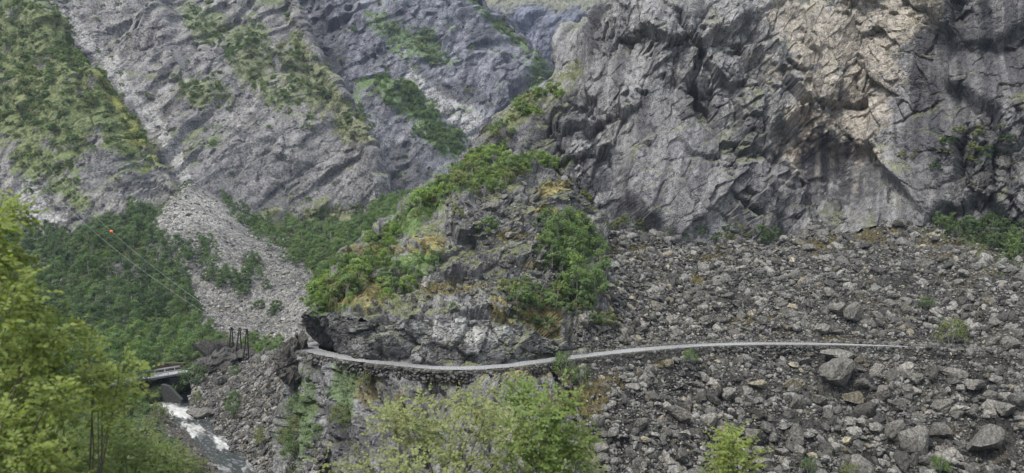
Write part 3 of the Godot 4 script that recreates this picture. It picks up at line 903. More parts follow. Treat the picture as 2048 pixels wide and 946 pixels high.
func build_ground() -> void:
	# road: a gravel sheet with a slight crown, 3 m wide
	var rr := [PackedVector3Array(), PackedVector3Array(), PackedVector3Array()]
	for i in 420:
		for k in 3:
			rr[k].append(road[i] + road_n[i] * ([1.25, 0.0, -1.25][k] * (1.0 - 0.65 * smoothstep(1550.0, 1850.0, road_px[i])) + [0.22, 0.0, 0.3][k] * n_fine.get_noise_2d(i * 9.0, k * 50.0)) + Vector3(0, [0.0, 0.05, 0.0][k], 0))
	var sr := sheet(rr, 700, 10, false, func(a, b, p): return 0.015 * n_fine.get_noise_2d(a * 20.0, b * 20.0),
		func(q, p, n, a, b, h):
			var e := absf(b - 1.5)
			var c := Color(0.30, 0.30, 0.30) * (0.95 + 0.35 * n_mid.get_noise_2d(a * 3.0, b * 6.0))
			c = mixc(c, Color(0.25, 0.24, 0.18), smoothstep(0.12, 0.02, e) * 0.5 + smoothstep(1.2, 1.5, e + 0.25 * n_fine.get_noise_2d(a * 12.0, b * 3.0)) * 0.9)
			return c)
	land("road", sr, M.road, "narrow pale gravel road bending along the slope")

	# talus above the road
	var foot := PackedVector3Array()
	for i in range(road_i(1150), 420, 3):
		foot.append(road[i] - road_n[i] * 1.48 + Vector3(0, -0.12, 0))
	var rows := [foot]
	rows.append_array(rows_of([
		[[1180, 600, 107.5], [1300, 592, 120], [1400, 587, 124], [1500, 583, 126], [1600, 574, 127], [1700, 565, 127], [1800, 556, 126], [1900, 562, 121], [2048, 567, 115], [2280, 575, 105]],
		[[1185, 530, 121], [1300, 532, 132], [1400, 532, 136], [1500, 530, 138], [1600, 515, 140], [1700, 500, 140], [1800, 490, 138], [1900, 500, 132], [2048, 500, 125], [2280, 505, 115]],
		[[1190, 455, 146], [1300, 468, 148], [1400, 476, 151], [1500, 478, 153], [1560, 476, 154], [1620, 450, 157], [1700, 424, 160], [1800, 404, 158], [1900, 436, 148], [2048, 436, 142], [2280, 436, 132]]]))
	var spt := spec_of([[2.2, 0.9, 0.2, 0.5, 0.3], [0.9, 0.9, -0.4, 0.25, 0.2]])
	var mossy := [[1250, 500, 50, 20], [1430, 505, 60, 18], [1390, 560, 40, 12], [1500, 640, 40, 15], [1650, 480, 40, 20], [1900, 490, 120, 30, 15], [1750, 470, 40, 20]]
	var green_r := [[1950, 455, 130, 40, 10], [2040, 510, 60, 40], [1880, 430, 60, 25, 20], [1350, 470, 60, 12]]
	S.talus = sheet(rows, 400, 150, false, func(a, b, p): return rock_h(a, b, spt) * smoothstep(0.2, 2.0, b) + 0.9 * n_big.get_noise_2d(a * 3.0, b * 3.0) * smoothstep(0.5, 5.0, b),
		func(q: Vector2, p, n: Vector3, a, b, h):
			var g := n_mid.get_noise_2d(a * 5.0, b * 5.0)
			var c := Color(0.08, 0.078, 0.075) * (0.9 + g)  # dark ground colour deepens the shade in gaps between blocks
			c = mixc(c, MOSS * 0.85, blobs(q, mossy, 1.0) * 0.75 + smoothstep(0.25, 0.45, g) * 0.35)
			c = mixc(c, Color(0.25, 0.2, 0.09), smoothstep(1.6, 0.3, b + g * 1.5) * 0.7)
			c = mixc(c, GREEN, blobs(q, green_r, 0.7) * 0.9)
			return c)
	land("talus_slope", S.talus, M.talus, "talus slope of grey blocks between the road and the cliff")

	# talus below the road
	S.lower = sheet(below(1080, 2240, false), 380, 180, false, func(a, b, p): return (rock_h(a, b, spt) + 0.9 * n_big.get_noise_2d(a * 3.0, b * 3.0)) * smoothstep(0.1, 1.6, -p.y + ROAD_Y) - 0.02,
		func(q: Vector2, p, n: Vector3, a, b, h):
			var g := n_mid.get_noise_2d(a * 5.0, b * 5.0)
			var c := Color(0.08, 0.078, 0.075) * (0.9 + g)  # same dark base, painting shade between the stones
			c = mixc(c, MOSS * 0.9, blobs(q, [[1170, 800, 50, 45], [1330, 725, 20, 10], [1120, 740, 70, 15], [1180, 770, 60, 30]], 0.8) * 0.85 + smoothstep(0.28, 0.5, g) * 0.25)
			return c)
	land("lower_talus_slope", S.lower, M.talus, "talus slope of larger blocks below the road")

	# scree wedge between the river and the spur
	rows = rows_of([
		[[372, 828, 143], [400, 848, 134], [434, 872, 125], [476, 912, 114.5], [516, 952, 105], [556, 996, 97], [596, 1066, 88]],
		[[380, 806, 147], [408, 822, 141], [446, 850, 130], [488, 892, 118], [530, 936, 107], [562, 978, 99], [604, 1042, 88.5]],
		[[390, 762, 158], [450, 770, 150], [500, 778, 138], [540, 790, 125], [575, 820, 112], [605, 860, 101], [645, 930, 91]],
		[[420, 716, 176], [500, 712, 163], [540, 704, 148], [575, 696, 132], [610, 700, 116], [650, 722, 105], [690, 780, 98]],
		[[440, 730, 192], [540, 722, 178], [600, 722, 160], [640, 720, 145], [680, 720, 125], [700, 740, 112], [720, 800, 104]]])
	S.scree = sheet(rows, 200, 160, false, func(a, b, p): return rock_h(a, b, spt) * 0.8 + 0.8 * n_big.get_noise_2d(a * 3.0, b * 3.0),
		func(q: Vector2, p, n: Vector3, a, b, h):
			var g := n_mid.get_noise_2d(a * 5.0, b * 5.0)
			var c := Color(0.12, 0.112, 0.104) * (0.95 + g)
			c = mixc(c, Color(0.38, 0.30, 0.2), blobs(q, [[512, 712, 28, 9, 20]], 0.5))
			c = mixc(c, GREEN * 0.9, blobs(q, [[605, 850, 26, 90, 10], [560, 870, 30, 40]], 0.8) * 0.8)
			return c)
	land("scree_bank", S.scree, M.talus, "grey scree bank falling from the spur to the river")

	# valley floor, forest slope and debris fan behind the river
	rows = rows_of([
		[[-140, 860, 136], [0, 850, 138], [150, 838, 140], [250, 822, 144], [330, 805, 152], [400, 775, 164], [450, 765, 172], [520, 765, 172], [600, 760, 164], [690, 730, 170], [800, 720, 180]],
		[[-140, 800, 146], [0, 785, 150], [150, 778, 152], [250, 772, 153], [330, 765, 156], [400, 740, 168], [450, 735, 176], [520, 738, 176], [600, 730, 168], [690, 700, 176], [800, 690, 190]],
		[[-140, 690, 200], [0, 690, 205], [150, 685, 205], [280, 682, 205], [400, 668, 215], [450, 655, 225], [520, 660, 225], [600, 640, 225], [680, 600, 235], [770, 560, 240], [900, 520, 250]],
		[[-140, 600, 240], [0, 600, 245], [150, 595, 245], [280, 580, 250], [400, 560, 255], [480, 550, 260], [560, 560, 262], [620, 560, 265], [700, 520, 275], [790, 480, 285], [920, 450, 298]],
		[[-140, 520, 270], [0, 515, 275], [150, 505, 275], [280, 480, 280], [360, 440, 295], [430, 450, 300], [500, 490, 300], [580, 500, 305], [650, 480, 315], [730, 450, 325], [820, 425, 340], [950, 405, 352]],
		[[-140, 460, 304], [0, 460, 305], [150, 455, 306], [300, 420, 312], [372, 362, 336], [395, 372, 342], [430, 392, 350], [500, 430, 358], [570, 440, 368], [650, 440, 378], [720, 436, 385], [770, 392, 404], [850, 396, 408], [980, 380, 425]]])
	var fan := PackedVector2Array([Vector2(375, 355), Vector2(350, 380), Vector2(325, 410), Vector2(290, 470), Vector2(330, 520), Vector2(370, 560), Vector2(395, 600), Vector2(410, 650), Vector2(460, 680), Vector2(660, 710), Vector2(655, 600), Vector2(630, 540), Vector2(585, 495), Vector2(500, 428), Vector2(412, 376)])
	var bare := [[765, 450, 22, 32], [795, 400, 20, 8, 20], [240, 560, 40, 50, 30], [40, 520, 40, 30], [215, 640, 60, 14], [100, 560, 30, 20]]
	var spv := spec_of([[7.0, 0.9, 0.3, 0.9, 0.3], [2.4, 0.9, -0.3, 0.45, 0.25]])
	S.valley = sheet(rows, 330, 220, true, func(a, b, p): return rock_h(a, b, spv) * 0.5 + 1.6 * n_big.get_noise_2d(a * 1.2, b * 1.2),
		func(q: Vector2, p, n: Vector3, a, b, h):
			var g := n_mid.get_noise_2d(a * 2.0, b * 2.0)
			var wob := q + Vector2(n_mid.get_noise_2d(a * 2.0, b * 2.0), n_mid.get_noise_2d(a * 2.0 + 50.0, b * 2.0)) * 34.0
			var c := GREEN.lerp(GRASS, 0.4 + g) * 0.8
			var inb := Geometry2D.is_point_in_polygon(wob, fan)
			var stony := Color(0.265, 0.263, 0.26).lerp(Color(0.365, 0.363, 0.358), smoothstep(520.0, 400.0, q.y)) * (0.95 + 0.6 * g)
			if inb: c = stony
			c = mixc(c, stony * 0.9, blobs(q, bare, 0.8))
			return c)
	land("valley_floor", S.valley, M.gravel, "wooded valley floor rising to a pale debris fan")

	# ground under the camera's side of the valley, down to the river bed
	var gr := []
	for e in [[-6.0, -2.6], [3.0, -3.0], [14.0, -7.5], [30.0, -15.0], [60.0, -29.0], [82.0, -36.5], [112.0, -36.0], [150.0, -36.0], [190.0, -36.0]]:
		var row := PackedVector3Array()
		for x in range(-330, 300, 30):
			row.append(Vector3(x, e[1], -e[0]))
		gr.append(row)
	S.ground = sheet(gr, 70, 70, false, func(a, b, p): return 0.8 * n_big.get_noise_2d(a * 1.5, b * 1.5) * smoothstep(3.0, 20.0, -p.z),
		func(q, p, n, a, b, h): return GRASS.lerp(GREEN, 0.5 + n_mid.get_noise_2d(a, b)) * 0.8)
	land("ground", S.ground, M.gravel, "grassy slope below the viewpoint")
	# left bank of the river
	rows = rows_of([
		[[500, 1010, 92.5], [445, 950, 103], [405, 905, 114], [375, 870, 124], [345, 842, 134], [322, 828, 139.5], [290, 815, 145]],
		[[470, 1010, 92], [425, 945, 103], [390, 898, 114], [360, 862, 124], [333, 836, 134], [312, 822, 139], [280, 808, 145]],
		[[380, 980, 92], [340, 900, 104], [300, 860, 115], [270, 835, 126], [240, 812, 136], [230, 800, 142], [220, 790, 147]],
		[[-300, 950, 92], [-300, 890, 104], [-300, 850, 115], [-300, 825, 126], [-300, 815, 134], [-300, 800, 142], [-300, 792, 150]]])
	S.bank = sheet(rows, 90, 60, false, func(a, b, p): return rock_h(a, b, spt) * 0.9 + 0.4 * n_big.get_noise_2d(a * 3.0, b * 3.0),
		func(q, p, n, a, b, h):
			var g := n_mid.get_noise_2d(a * 4.0, b * 4.0)
			return mixc(Color(0.13, 0.12, 0.11), GREEN, smoothstep(2.0, 5.0, b + 3.0 * g)))
	land("river_bank", S.bank, M.talus, "stony bank on the near side of the river")

const WATER_Y := -32.0
func W(px: float, py: float) -> Vector3:
	return P(px, py, -WATER_Y * F / (py - 473.0))

func build_water_and_bridge() -> void:
	# river: three lines (left edge, middle, right edge), rapids as real swells with foam
	var le := PackedVector3Array([W(260, 795), W(285, 806), W(312, 822), W(340, 842), W(368, 868), W(395, 900), W(430, 946), W(460, 1000), W(500, 1080)])
	var ri := PackedVector3Array([W(300, 788), W(345, 800), W(392, 812), W(420, 840), W(445, 868), W(480, 905), W(520, 946), W(560, 1000), W(620, 1080)])
	var sr := sheet([ri, le], 260, 90, true, func(a, b, p):
			var q := pix(p)
			var ru := blobs(q, [[345, 822, 60, 16, 20], [420, 880, 50, 18, 30], [470, 935, 40, 20, 40]], 0.4)
			return 0.10 * n_fine.get_noise_2d(a * 14.0, b * 20.0) + ru * (0.22 * n_mid.get_noise_2d(a * 9.0, b * 14.0) + 0.05 * n_fine.get_noise_2d(a * 20.0, b * 26.0)),
		func(q: Vector2, p, n, a, b, h):
			var foam := blobs(q, [[345, 820, 50, 12, 12], [410, 872, 46, 15, 25], [436, 886, 40, 9, 22], [500, 935, 16, 12]], 0.7)
			var st := n_mid.get_noise_2d(a * 2.5, b * 12.0) + 0.4 * n_fine.get_noise_2d(a * 5.0, b * 20.0)
			return Color(0.035, 0.036, 0.036).lerp(Color(0.46, 0.455, 0.43), clampf(foam * smoothstep(-0.45, 0.5, st) + smoothstep(0.3, 0.6, st) * 0.3, 0.0, 1.0)), true)
	M.water = flat_mat(Color.WHITE, 0.18)
	M.water.metallic_specular = 0.5
	land("river", sr, M.water, "narrow dark river with white rapids")

	# bridge
	M.concrete = rock_mat(M.cliff.albedo_texture, M.cliff.heightmap_texture, 3.0, 0.02)
	var grey := Color(0.05, 0.049, 0.046)
	var br := thing("road_bridge", "small concrete road bridge with steel guard rails over the river", "bridge", P(330, 770, 150))
	var o := br.position
	var d0 := P(180, 772, 143) - o
	var d1 := P(372, 741, 160) - o
	var dir := (d1 - d0).normalized()
	var side := Vector3(dir.z, 0, -dir.x).normalized()
	if side.z < 0: side = -side
	var L := d0.distance_to(d1)
	var bas := Basis(dir, Vector3.UP, dir.cross(Vector3.UP))
	var deck := MB.new()
	deck.box(Transform3D(bas, (d0 + d1) * 0.5 + Vector3(0, -0.17, 0)), Vector3(L, 0.34, 4.6), 0, Color(0.2, 0.198, 0.19))
	part("deck", deck.done(), M.concrete, br)
	var surf := MB.new()
	surf.box(Transform3D(bas, (d0 + d1) * 0.5 + Vector3(0, 0.03, 0)), Vector3(L, 0.06, 3.9), 0, Color(0.32, 0.32, 0.32))
	part("road_surface", surf.done(), M.concrete, br)
	M.steel = flat_mat(Color(0.46, 0.47, 0.47), 0.5, 0.2)
	for s in [-1.0, 1.0]:
		var g := MB.new()
		g.box(Transform3D(bas, (d0 + d1) * 0.5 + side * 2.1 * s + Vector3(0, 0.72, 0)), Vector3(L, 0.26, 0.07))
		part("guard_rail", g.done(), M.steel, br)
		for k in 9:
			var p := MB.new()
			p.box(Transform3D(bas, d0.lerp(d1, (k + 0.5) / 9.0) + side * 2.17 * s + Vector3(0, 0.38, 0)), Vector3(0.12, 0.78, 0.1))
			part("post", p.done(), M.steel, br)
	# abutment: a wall under the deck's end and a wing wall falling towards the river stones
	for e in [[0.80, "abutment"], [0.24, "abutment"]]:
		var ab := MB.new()
		ab.box(Transform3D(bas, d0.lerp(d1, e[0]) + Vector3(0, -3.4, 0)), Vector3(2.2, 5.6, 4.4), 0, grey)
		part(e[1], ab.done(), M.concrete, br)
	var wg := MB.new()
	var w0 := P(322, 769, 150) - o
	var w1 := P(362, 800, 148) - o
	var dn := Vector3(0, -6, 0)
	var th_ := Vector3(0.1, 0, -0.9)
	var b0 := Vector3(w0.x, w1.y - 3.5, w0.z)
	var b1 := w1 + Vector3(0.5, -3.5, 0)
	var m0 := w0.lerp(w1, 0.35) + Vector3(0, 0.7, 0)
	var front := [b0, w0, m0, w1, b1]
	for k in range(1, 4):
		wg.tri(front[0], front[k], front[k + 1], grey)
		wg.tri(front[0] + th_, front[k + 1] + th_, front[k] + th_, grey)
	for k in 5:
		wg.quad(front[k], front[k] + th_, front[(k + 1) % 5] + th_, front[(k + 1) % 5], grey * 1.3)
	part("wing_wall", wg.done(), M.concrete, br)
	# low stone hut wall beyond the bridge
	var hut := thing("stone_wall", "low rough stone wall with a mossy top beyond the bridge road", "wall", P(340, 738, 163))
	var hb := MB.new()
	var r := RandomNumberGenerator.new()
	r.seed = 4
	for j in 3:
		for i in 8:
			hb = MB.new()
			var g := r.randf_range(0.7, 1.2)
			hb.box(Transform3D(Basis(Vector3.UP, r.randf_range(-0.1, 0.1)), Vector3(-2.6 + i * 0.75 + (j % 2) * 0.3, -0.1 + j * 0.5, r.randf_range(-0.1, 0.1))), Vector3(0.7, 0.46, 1.0), 0, Color(0.13 * g, 0.1 * g, 0.085 * g))
			part("stone", hb.done(), M.stone, hut)
	hb = MB.new()
	hb.box(Transform3D(Basis(), Vector3(0.1, 1.24, -0.05)), Vector3(6.3, 0.16, 1.2), 0, GRASS * 0.8)
	part("moss_cap", hb.done(), M.stone, hut)

	# three pairs of poles on the outcrop
	M.pole = flat_mat(Color(0.022, 0.017, 0.015), 0.9)
	var frames := [[463, 656, 457, 698, 468, 698, 168.0, "dark A-shaped pole pair on the outcrop, closest to the bridge"], [479, 657, 471, 703, 484, 704, 166.0, "dark A-shaped pole pair between two others on the outcrop"], [494, 660, 486, 716, 498, 717, 162.0, "dark splayed pole pair beside the tan gravel patch"]]
	for f in frames:
		var d: float = f[6]
		var at := P((f[2] + f[4]) * 0.5, f[3], d)
		var t := thing("pole_frame", f[7], "utility pole", at, "pole frames beside the river")
		var top := P(f[0], f[1], d) - at
		var mb := MB.new()
		for k in 2:
			var ft := P(f[2 + 2 * k], f[3 + 2 * k] + 4, d + (0.4 if k else -0.4)) - at
			var leg := MB.new()
			leg.tube(PackedVector3Array([ft, ft.lerp(top, 0.5), top + (top - ft) * 0.03 + Vector3(0.12 if k else -0.12, 0, 0)]), 0.17, 0.12, 7)
			part("pole", leg.done(), M.pole, t)
		mb.tube(PackedVector3Array([top + Vector3(-0.5, -0.45, 0), top + Vector3(0.5, -0.45, 0)]), 0.07, 0.07, 5)
		part("cross_bar", mb.done(), M.pole, t)
		for k in 2:
			var ins := MB.new()
			ins.tube(PackedVector3Array([top + Vector3(-0.42 + 0.84 * k, -0.4, 0), top + Vector3(-0.42 + 0.84 * k, -0.1, 0)]), 0.06, 0.045, 6)
			part("insulator", ins.done(), M.pole, t)

	# two cables sweeping down the left slope, and a marker ball
	M.cable = flat_mat(Color(0.35, 0.36, 0.35), 0.5, 0.4)
	var ends := [[P(30, 300, 318), P(460, 657, 168), "thin pale cable crossing the wooded slope, the lower of two"], [P(60, 286, 320), P(480, 658, 166), "thin pale cable carrying an orange ball above the wooded slope"]]
	for k in 2:
		var pts := PackedVector3Array()
		for i in 41:
			var t := i / 40.0
			pts.append(ends[k][0].lerp(ends[k][1], t) - Vector3(0, 20.0 * t * (1.0 - t), 0))
		var mb := MB.new()
		mb.tube(pts, 0.022, 0.016, 4)
		var c := part("power_cable", mb.done(), M.cable, self)
		tag(c, ends[k][2], "cable", "cables above the wooded slope")
		if k == 1:
			var ball := SphereMesh.new()
			ball.radius = 0.45
			ball.height = 0.9
			M.ball = flat_mat(Color(0.75, 0.16, 0.03), 0.5)
			var bo := part("marker_ball", ball, M.ball, self)
			bo.position = pts[22]
			tag(bo, "small orange warning ball hung on a cable above the trees", "marker ball")

	# dry stone retaining wall under the road
	var wall := thing("retaining_wall", "dry stone retaining wall along the outer edge of the road", "wall", road[road_i(1180)])
	var wm := MB.new()
	for i in range(road_i(640), road_i(1640)):
		var w := smoothstep(1060.0, 1180.0, road_px[i]) * smoothstep(1480.0, 1300.0, road_px[i]) * 1.6 + 0.35
		for j in int(w / 0.3):
			if w < 0.5 and r.randf() < 0.45: continue
			var g := r.randf_range(0.6, 1.3)
			var n := road_n[i]
			var at := road[i].lerp(road[i + 1], r.randf()) + n * (1.62 + j * 0.045 + r.randf_range(-0.05, 0.07)) + Vector3(0, -0.16 - j * 0.3 + r.randf_range(-0.05, 0.05), 0)
			wm.box(Transform3D(Basis(Vector3.UP, atan2(n.x, n.z) + r.randf_range(-0.15, 0.15)), at - wall.position), Vector3(r.randf_range(0.45, 0.8), r.randf_range(0.22, 0.33), 0.5), 0, Color(0.15 * g, 0.143 * g, 0.135 * g))
	tag(part("wall_stones", wm.done(), M.stone, wall), "", "", "", "stuff")

const BOULDER_GROUPS := "boulders strewn over the talus"

func hero(sh: Dictionary, x: float, y: float, wpx: float, hpx: float, label: String, variant: int, c: Color, turn := 0.0, tilt := 0.0, lift := 0.1) -> void:
	var k := nearest(sh, x, y + hpx * 0.4)
	var at: Vector3 = sh.pos[k]
	var d := -at.z
	var w := wpx / F * d
	var h := hpx / F * d
	at = P(x, y, d)
	var o := MeshInstance3D.new()
	o.mesh = M.big[variant % M.big.size()]
	o.material_override = stone_tint(c)
	o.name = numbered("boulder")
	add_child(o)
	o.transform = Transform3D((Basis(Vector3(0, 0, 1), tilt) * Basis(Vector3.UP, turn)).scaled_local(Vector3(w * 0.62, h * 0.72, w * 0.5)), at + Vector3(0, 0, w * lift * -1.0))
	tag(o, label, "boulder", "large blocks on the slopes")
	clear_px.append([Vector2(x, y), maxf(wpx, hpx) * 0.42, d])

func crag(x: float, y: float, d: float, wpx: float, hpx: float, label: String, seed_: int, c: Color) -> void:
	var o := MeshInstance3D.new()
	var mb := MB.new()
	var r := RandomNumberGenerator.new()
	r.seed = seed_
	var sph := SphereMesh.new()
	sph.radial_segments = 90
	sph.rings = 45
	var ar := sph.get_mesh_arrays()
	var v: PackedVector3Array = ar[Mesh.ARRAY_VERTEX]
	var ix: PackedInt32Array = ar[Mesh.ARRAY_INDEX]
	var sp := spec_of([[0.55, 0.8, 0.3, 0.32, 0.06], [0.22, 0.8, -0.4, 0.12, 0.04]])
	var q := PackedVector3Array()
	for p in v:
		var n := p.normalized()
		q.append(n * (0.92 + rock_h(atan2(n.x, n.z + 0.3) + seed_, n.y * 1.3, sp) + 0.22 * n_mid.get_noise_3dv(n * 30.0 + Vector3.ONE * seed_ * 40.0)))
	for k in range(0, ix.size(), 3):
		var m := (q[ix[k]] + q[ix[k + 1]] + q[ix[k + 2]]) / 3.0
		var g := 1.0 + 0.4 * n_mid.get_noise_3dv(m * 60.0)
		if (q[ix[k + 1]] - q[ix[k]]).cross(q[ix[k + 2]] - q[ix[k]]).length_squared() > 1e-12:
			mb.tri(q[ix[k]], q[ix[k + 1]], q[ix[k + 2]], Color(g, g, g))
	o.mesh = mb.done()
	o.material_override = stone_tint(c)
	o.name = numbered("rock_outcrop")
	add_child(o)
	var w := wpx / F * d
	var h := hpx / F * d
	o.transform = Transform3D(Basis().scaled_local(Vector3(w * 0.56, h * 0.56, w * 0.5)), P(x, y, d))
	tag(o, label, "rock outcrop")

var clear_px: Array = []
var tints := {}
func stone_tint(c: Color) -> StandardMaterial3D:
	var k := maxf(0.02, snappedf(c.g, 0.012))
	var q := Color(k * (1.1 if c.r > c.g * 1.08 else 1.03), k, k * (0.78 if c.r > c.b * 1.2 else 0.955))
	if not tints.has(q):
		var m: StandardMaterial3D = M.stone.duplicate()
		m.albedo_color = q.linear_to_srgb()
		tints[q] = m
	return tints[q]

func strew_stones() -> void:
	var loose := []
	M.big = []
	M.small = []
	for k in 10:
		M.big.append(boulder_mesh(100 + k, 2, 12 + k % 4, [0.5, 0.62, 0.42, 0.7][k % 4], 0.05))
		M.small.append(boulder_mesh(200 + k, 1, 7 + k % 4, 0.6, 0.05))
	var g := Color(0.208, 0.207, 0.205)
	var T := Color(0.36, 0.28, 0.2)
	hero(S.lower, 1690, 712, 84, 26, "flat overhanging slab resting on a darker block just below the road", 0, g * 1.15, 0.3, -0.06)
	hero(S.lower, 1672, 752, 110, 62, "dark wedge-shaped block under the overhanging slab below the road", 1, g * 0.9, 1.2, 0.1)
	hero(S.lower, 1722, 768, 60, 28, "low dark block leaning on the foot of the wedge-shaped block", 2, g * 0.75, 2.0, 0.15)
	hero(S.lower, 1524, 770, 50, 26, "tan flat-topped boulder alone among small grey stones", 3, T, 0.5)
	hero(S.lower, 1712, 796, 62, 36, "square purplish block with white lichen below the stacked slabs", 4, Color(0.2, 0.165, 0.16), 0.1)
	hero(S.lower, 1768, 786, 44, 40, "upright grey block beside the purplish one", 5, g * 1.1, 0.7)
	hero(S.lower, 1832, 758, 46, 36, "grey angular block standing below the pale stones", 6, g, 1.9)
	hero(S.lower, 1338, 728, 34, 24, "dark boulder capped with orange moss below the road", 7, Color(0.24, 0.18, 0.09), 0.2)
	hero(S.lower, 1410, 755, 28, 24, "speckled boulder on a dark hollow below the road", 8, g * 1.2, 0.9)
	hero(S.lower, 1455, 790, 46, 26, "grey slab tilted between small stones under the tan boulder", 9, g * 1.2, 0.9, 0.3)
	hero(S.lower, 1360, 828, 60, 34, "long grey block lying down the slope", 0, g, 2.4, -0.4)
	hero(S.lower, 1508, 872, 56, 42, "dark rounded boulder behind the bright sapling", 2, g * 0.85, 0.3)
	hero(S.lower, 1518, 904, 40, 34, "pale wedge boulder against the dark rounded one", 6, g * 1.2, 1.4, 0.3)
	hero(S.lower, 1790, 868, 60, 50, "grey block with a steep split face", 1, g * 1.05, 0.6, 0.2)
	hero(S.lower, 1838, 884, 62, 72, "tall broken block with pale lichen beside the split one", 5, g * 1.1, 2.2, 0.2)
	hero(S.lower, 1884, 862, 62, 46, "dark square block uphill of the big wedge", 4, g * 0.8, 2.7)
	hero(S.lower, 1990, 880, 112, 74, "largest wedge-shaped dark boulder low on the talus", 3, g * 0.85, 1.0, 0.25)
	hero(S.lower, 1720, 930, 70, 40, "grey boulder half hidden by shrubs at the bottom of the talus", 8, g * 1.1, 0.4)
	hero(S.lower, 1640, 800, 42, 28, "dark block with a flat top among cobbles", 7, g, 2.9)
	hero(S.lower, 1600, 905, 46, 34, "rounded grey boulder among cobbles low on the talus", 9, g * 1.1, 1.7)
	hero(S.lower, 1950, 770, 60, 34, "long low boulder near the pale stones", 2, g * 1.1, 0.2)
	hero(S.lower, 2010, 820, 60, 44, "grey boulder above the largest wedge", 6, g * 1.1, 1.2)
	hero(S.lower, 1420, 840, 44, 30, "pale speckled slab between dark cobbles", 5, g * 1.3, 2.1, 0.15)
	hero(S.lower, 1280, 850, 40, 28, "dark boulder near the edge of the birch thicket", 1, g * 0.85, 0.6)
	hero(S.talus, 1706, 630, 58, 40, "big tilted angular block just above the road", 1, g * 1.05, 0.9, 0.45)
	hero(S.talus, 1652, 658, 42, 26, "flat-faced block downhill of the tilted one above the road", 0, g * 1.15, 0.4, 0.1)
	hero(S.talus, 1678, 615, 34, 24, "upright block behind the tilted angular block", 5, g * 1.1, 2.1)
	hero(S.talus, 1462, 592, 36, 20, "dark wedge alone on fine scree above the road", 3, g * 0.75, 0.4, 0.15)
	hero(S.talus, 1660, 585, 40, 26, "lichen-spotted boulder in the middle of the upper talus", 8, g * 1.1, 0.9)
	hero(S.talus, 1740, 428, 66, 26, "huge slab lying at the foot of the dark alcove", 0, g * 1.2, 0.3, 0.1)
	hero(S.talus, 1800, 445, 46, 24, "slab beside the huge one under the alcove", 2, g * 1.1, 1.6, -0.1)
	hero(S.talus, 1620, 495, 44, 22, "grey slab high on the talus below the cliff", 4, g * 1.15, 2.2, 0.1)
	hero(S.talus, 1866, 640, 30, 22, "pale block beside the small round shrub above the road", 6, g * 1.25, 0.2)
	hero(S.talus, 1930, 546, 36, 22, "upright pale block below the hanging thicket", 7, g * 1.2, 0.8)
	hero(S.talus, 2020, 690, 50, 36, "low moss-edged boulder at the far end of the road", 9, g, 0.5)
	hero(S.spur, 990, 412, 48, 26, "dark tilted slab at the top of the spur's boulder run", 0, g * 0.9, 0.8, 0.35)
	hero(S.spur, 1022, 470, 42, 20, "flat grey slab in the middle of the spur", 2, g * 1.2, 0.3, 0.05)
	hero(S.spur, 755, 548, 58, 32, "dark overhanging block on the mossy shoulder of the spur", 4, g * 0.7, 0.4, 0.1)
	hero(S.spur, 905, 620, 34, 18, "grey block lying above the cut rock face", 6, g * 1.1, 1.1, 0.2)
	hero(S.scree, 406, 828, 58, 26, "flat-topped boulder standing in the river rapids", 0, g * 1.05, 0.4, -0.03, 0.0)
	hero(S.scree, 440, 762, 40, 26, "blocky boulder between the bridge and the poles", 5, g * 0.95, 0.8)
	crag(590, 726, 103.2, 66, 96, "dark rounded crag closing the bend of the road", 7, Color(0.12, 0.112, 0.108))
	crag(452, 738, 166.0, 128, 84, "low dark outcrop that carries the poles", 9, Color(0.12, 0.112, 0.105))
	hero(S.valley, 376, 428, 20, 8, "pale flat boulder high on the debris fan", 2, Color(0.36, 0.355, 0.34), 0.3)

	var all_ := func(q: Vector2) -> float: return 1.0 - 0.8 * blobs(q, [[1170, 800, 50, 45], [1330, 725, 20, 8], [1120, 740, 70, 15], [1180, 770, 60, 30], [1620, 850, 60, 14], [1480, 900, 40, 12], [1880, 700, 60, 8]], 0.8)
	var n1 := func(q: Vector2) -> float: return 1.0 - 0.75 * blobs(q, [[1250, 500, 50, 20], [1430, 505, 60, 18], [1390, 560, 40, 12], [1500, 640, 40, 12], [1650, 480, 40, 20], [1750, 470, 40, 20], [1800, 560, 60, 12], [1240, 560, 40, 14], [1950, 455, 130, 40, 10], [2040, 510, 60, 40]], 0.8)
	strew(S.lower, 34000, 0.32, 3.4, 2.1, "the talus below the road", all_, g)
	strew(S.talus, 32000, 0.32, 2.8, 2.15, "the talus above the road", n1, g)
	var sp := func(q: Vector2) -> float: return maxf(blobs(q, [[980, 440, 90, 60, -20], [960, 590, 150, 45], [1060, 560, 60, 40], [1000, 540, 60, 40], [1090, 520, 40, 60]], 0.5), 0.06)
	strew(S.spur, 12000, 0.3, 1.8, 1.9, "the spur", sp, g * 0.95)
	var cutq := func(q: Vector2) -> float: return smoothstep(900.0, 1120.0, q.x)
	strew(S.scarp, 2600, 0.3, 1.4, 2.0, "the scarp below the bend", cutq, g)
	strew(S.scree, 13000, 0.34, 1.9, 1.9, "the scree bank by the river", all_, g * 1.08)
	strew(S.bank, 900, 0.4, 1.6, 1.8, "the near bank of the river", func(q: Vector2) -> float: return smoothstep(250.0, 330.0, q.x), g)
	var fan := PackedVector2Array([Vector2(375, 360), Vector2(325, 415), Vector2(330, 520), Vector2(395, 600), Vector2(420, 660), Vector2(660, 710), Vector2(650, 600), Vector2(580, 495), Vector2(410, 378)])
	strew(S.valley, 26000, 0.45, 2.2, 2.2, "the debris fan", func(q: Vector2) -> float: return 1.0 if Geometry2D.is_point_in_polygon(q, fan) else blobs(q, [[765, 450, 22, 32], [240, 560, 40, 50, 30]], 0.5) * 0.7, Color(0.325, 0.323, 0.318))

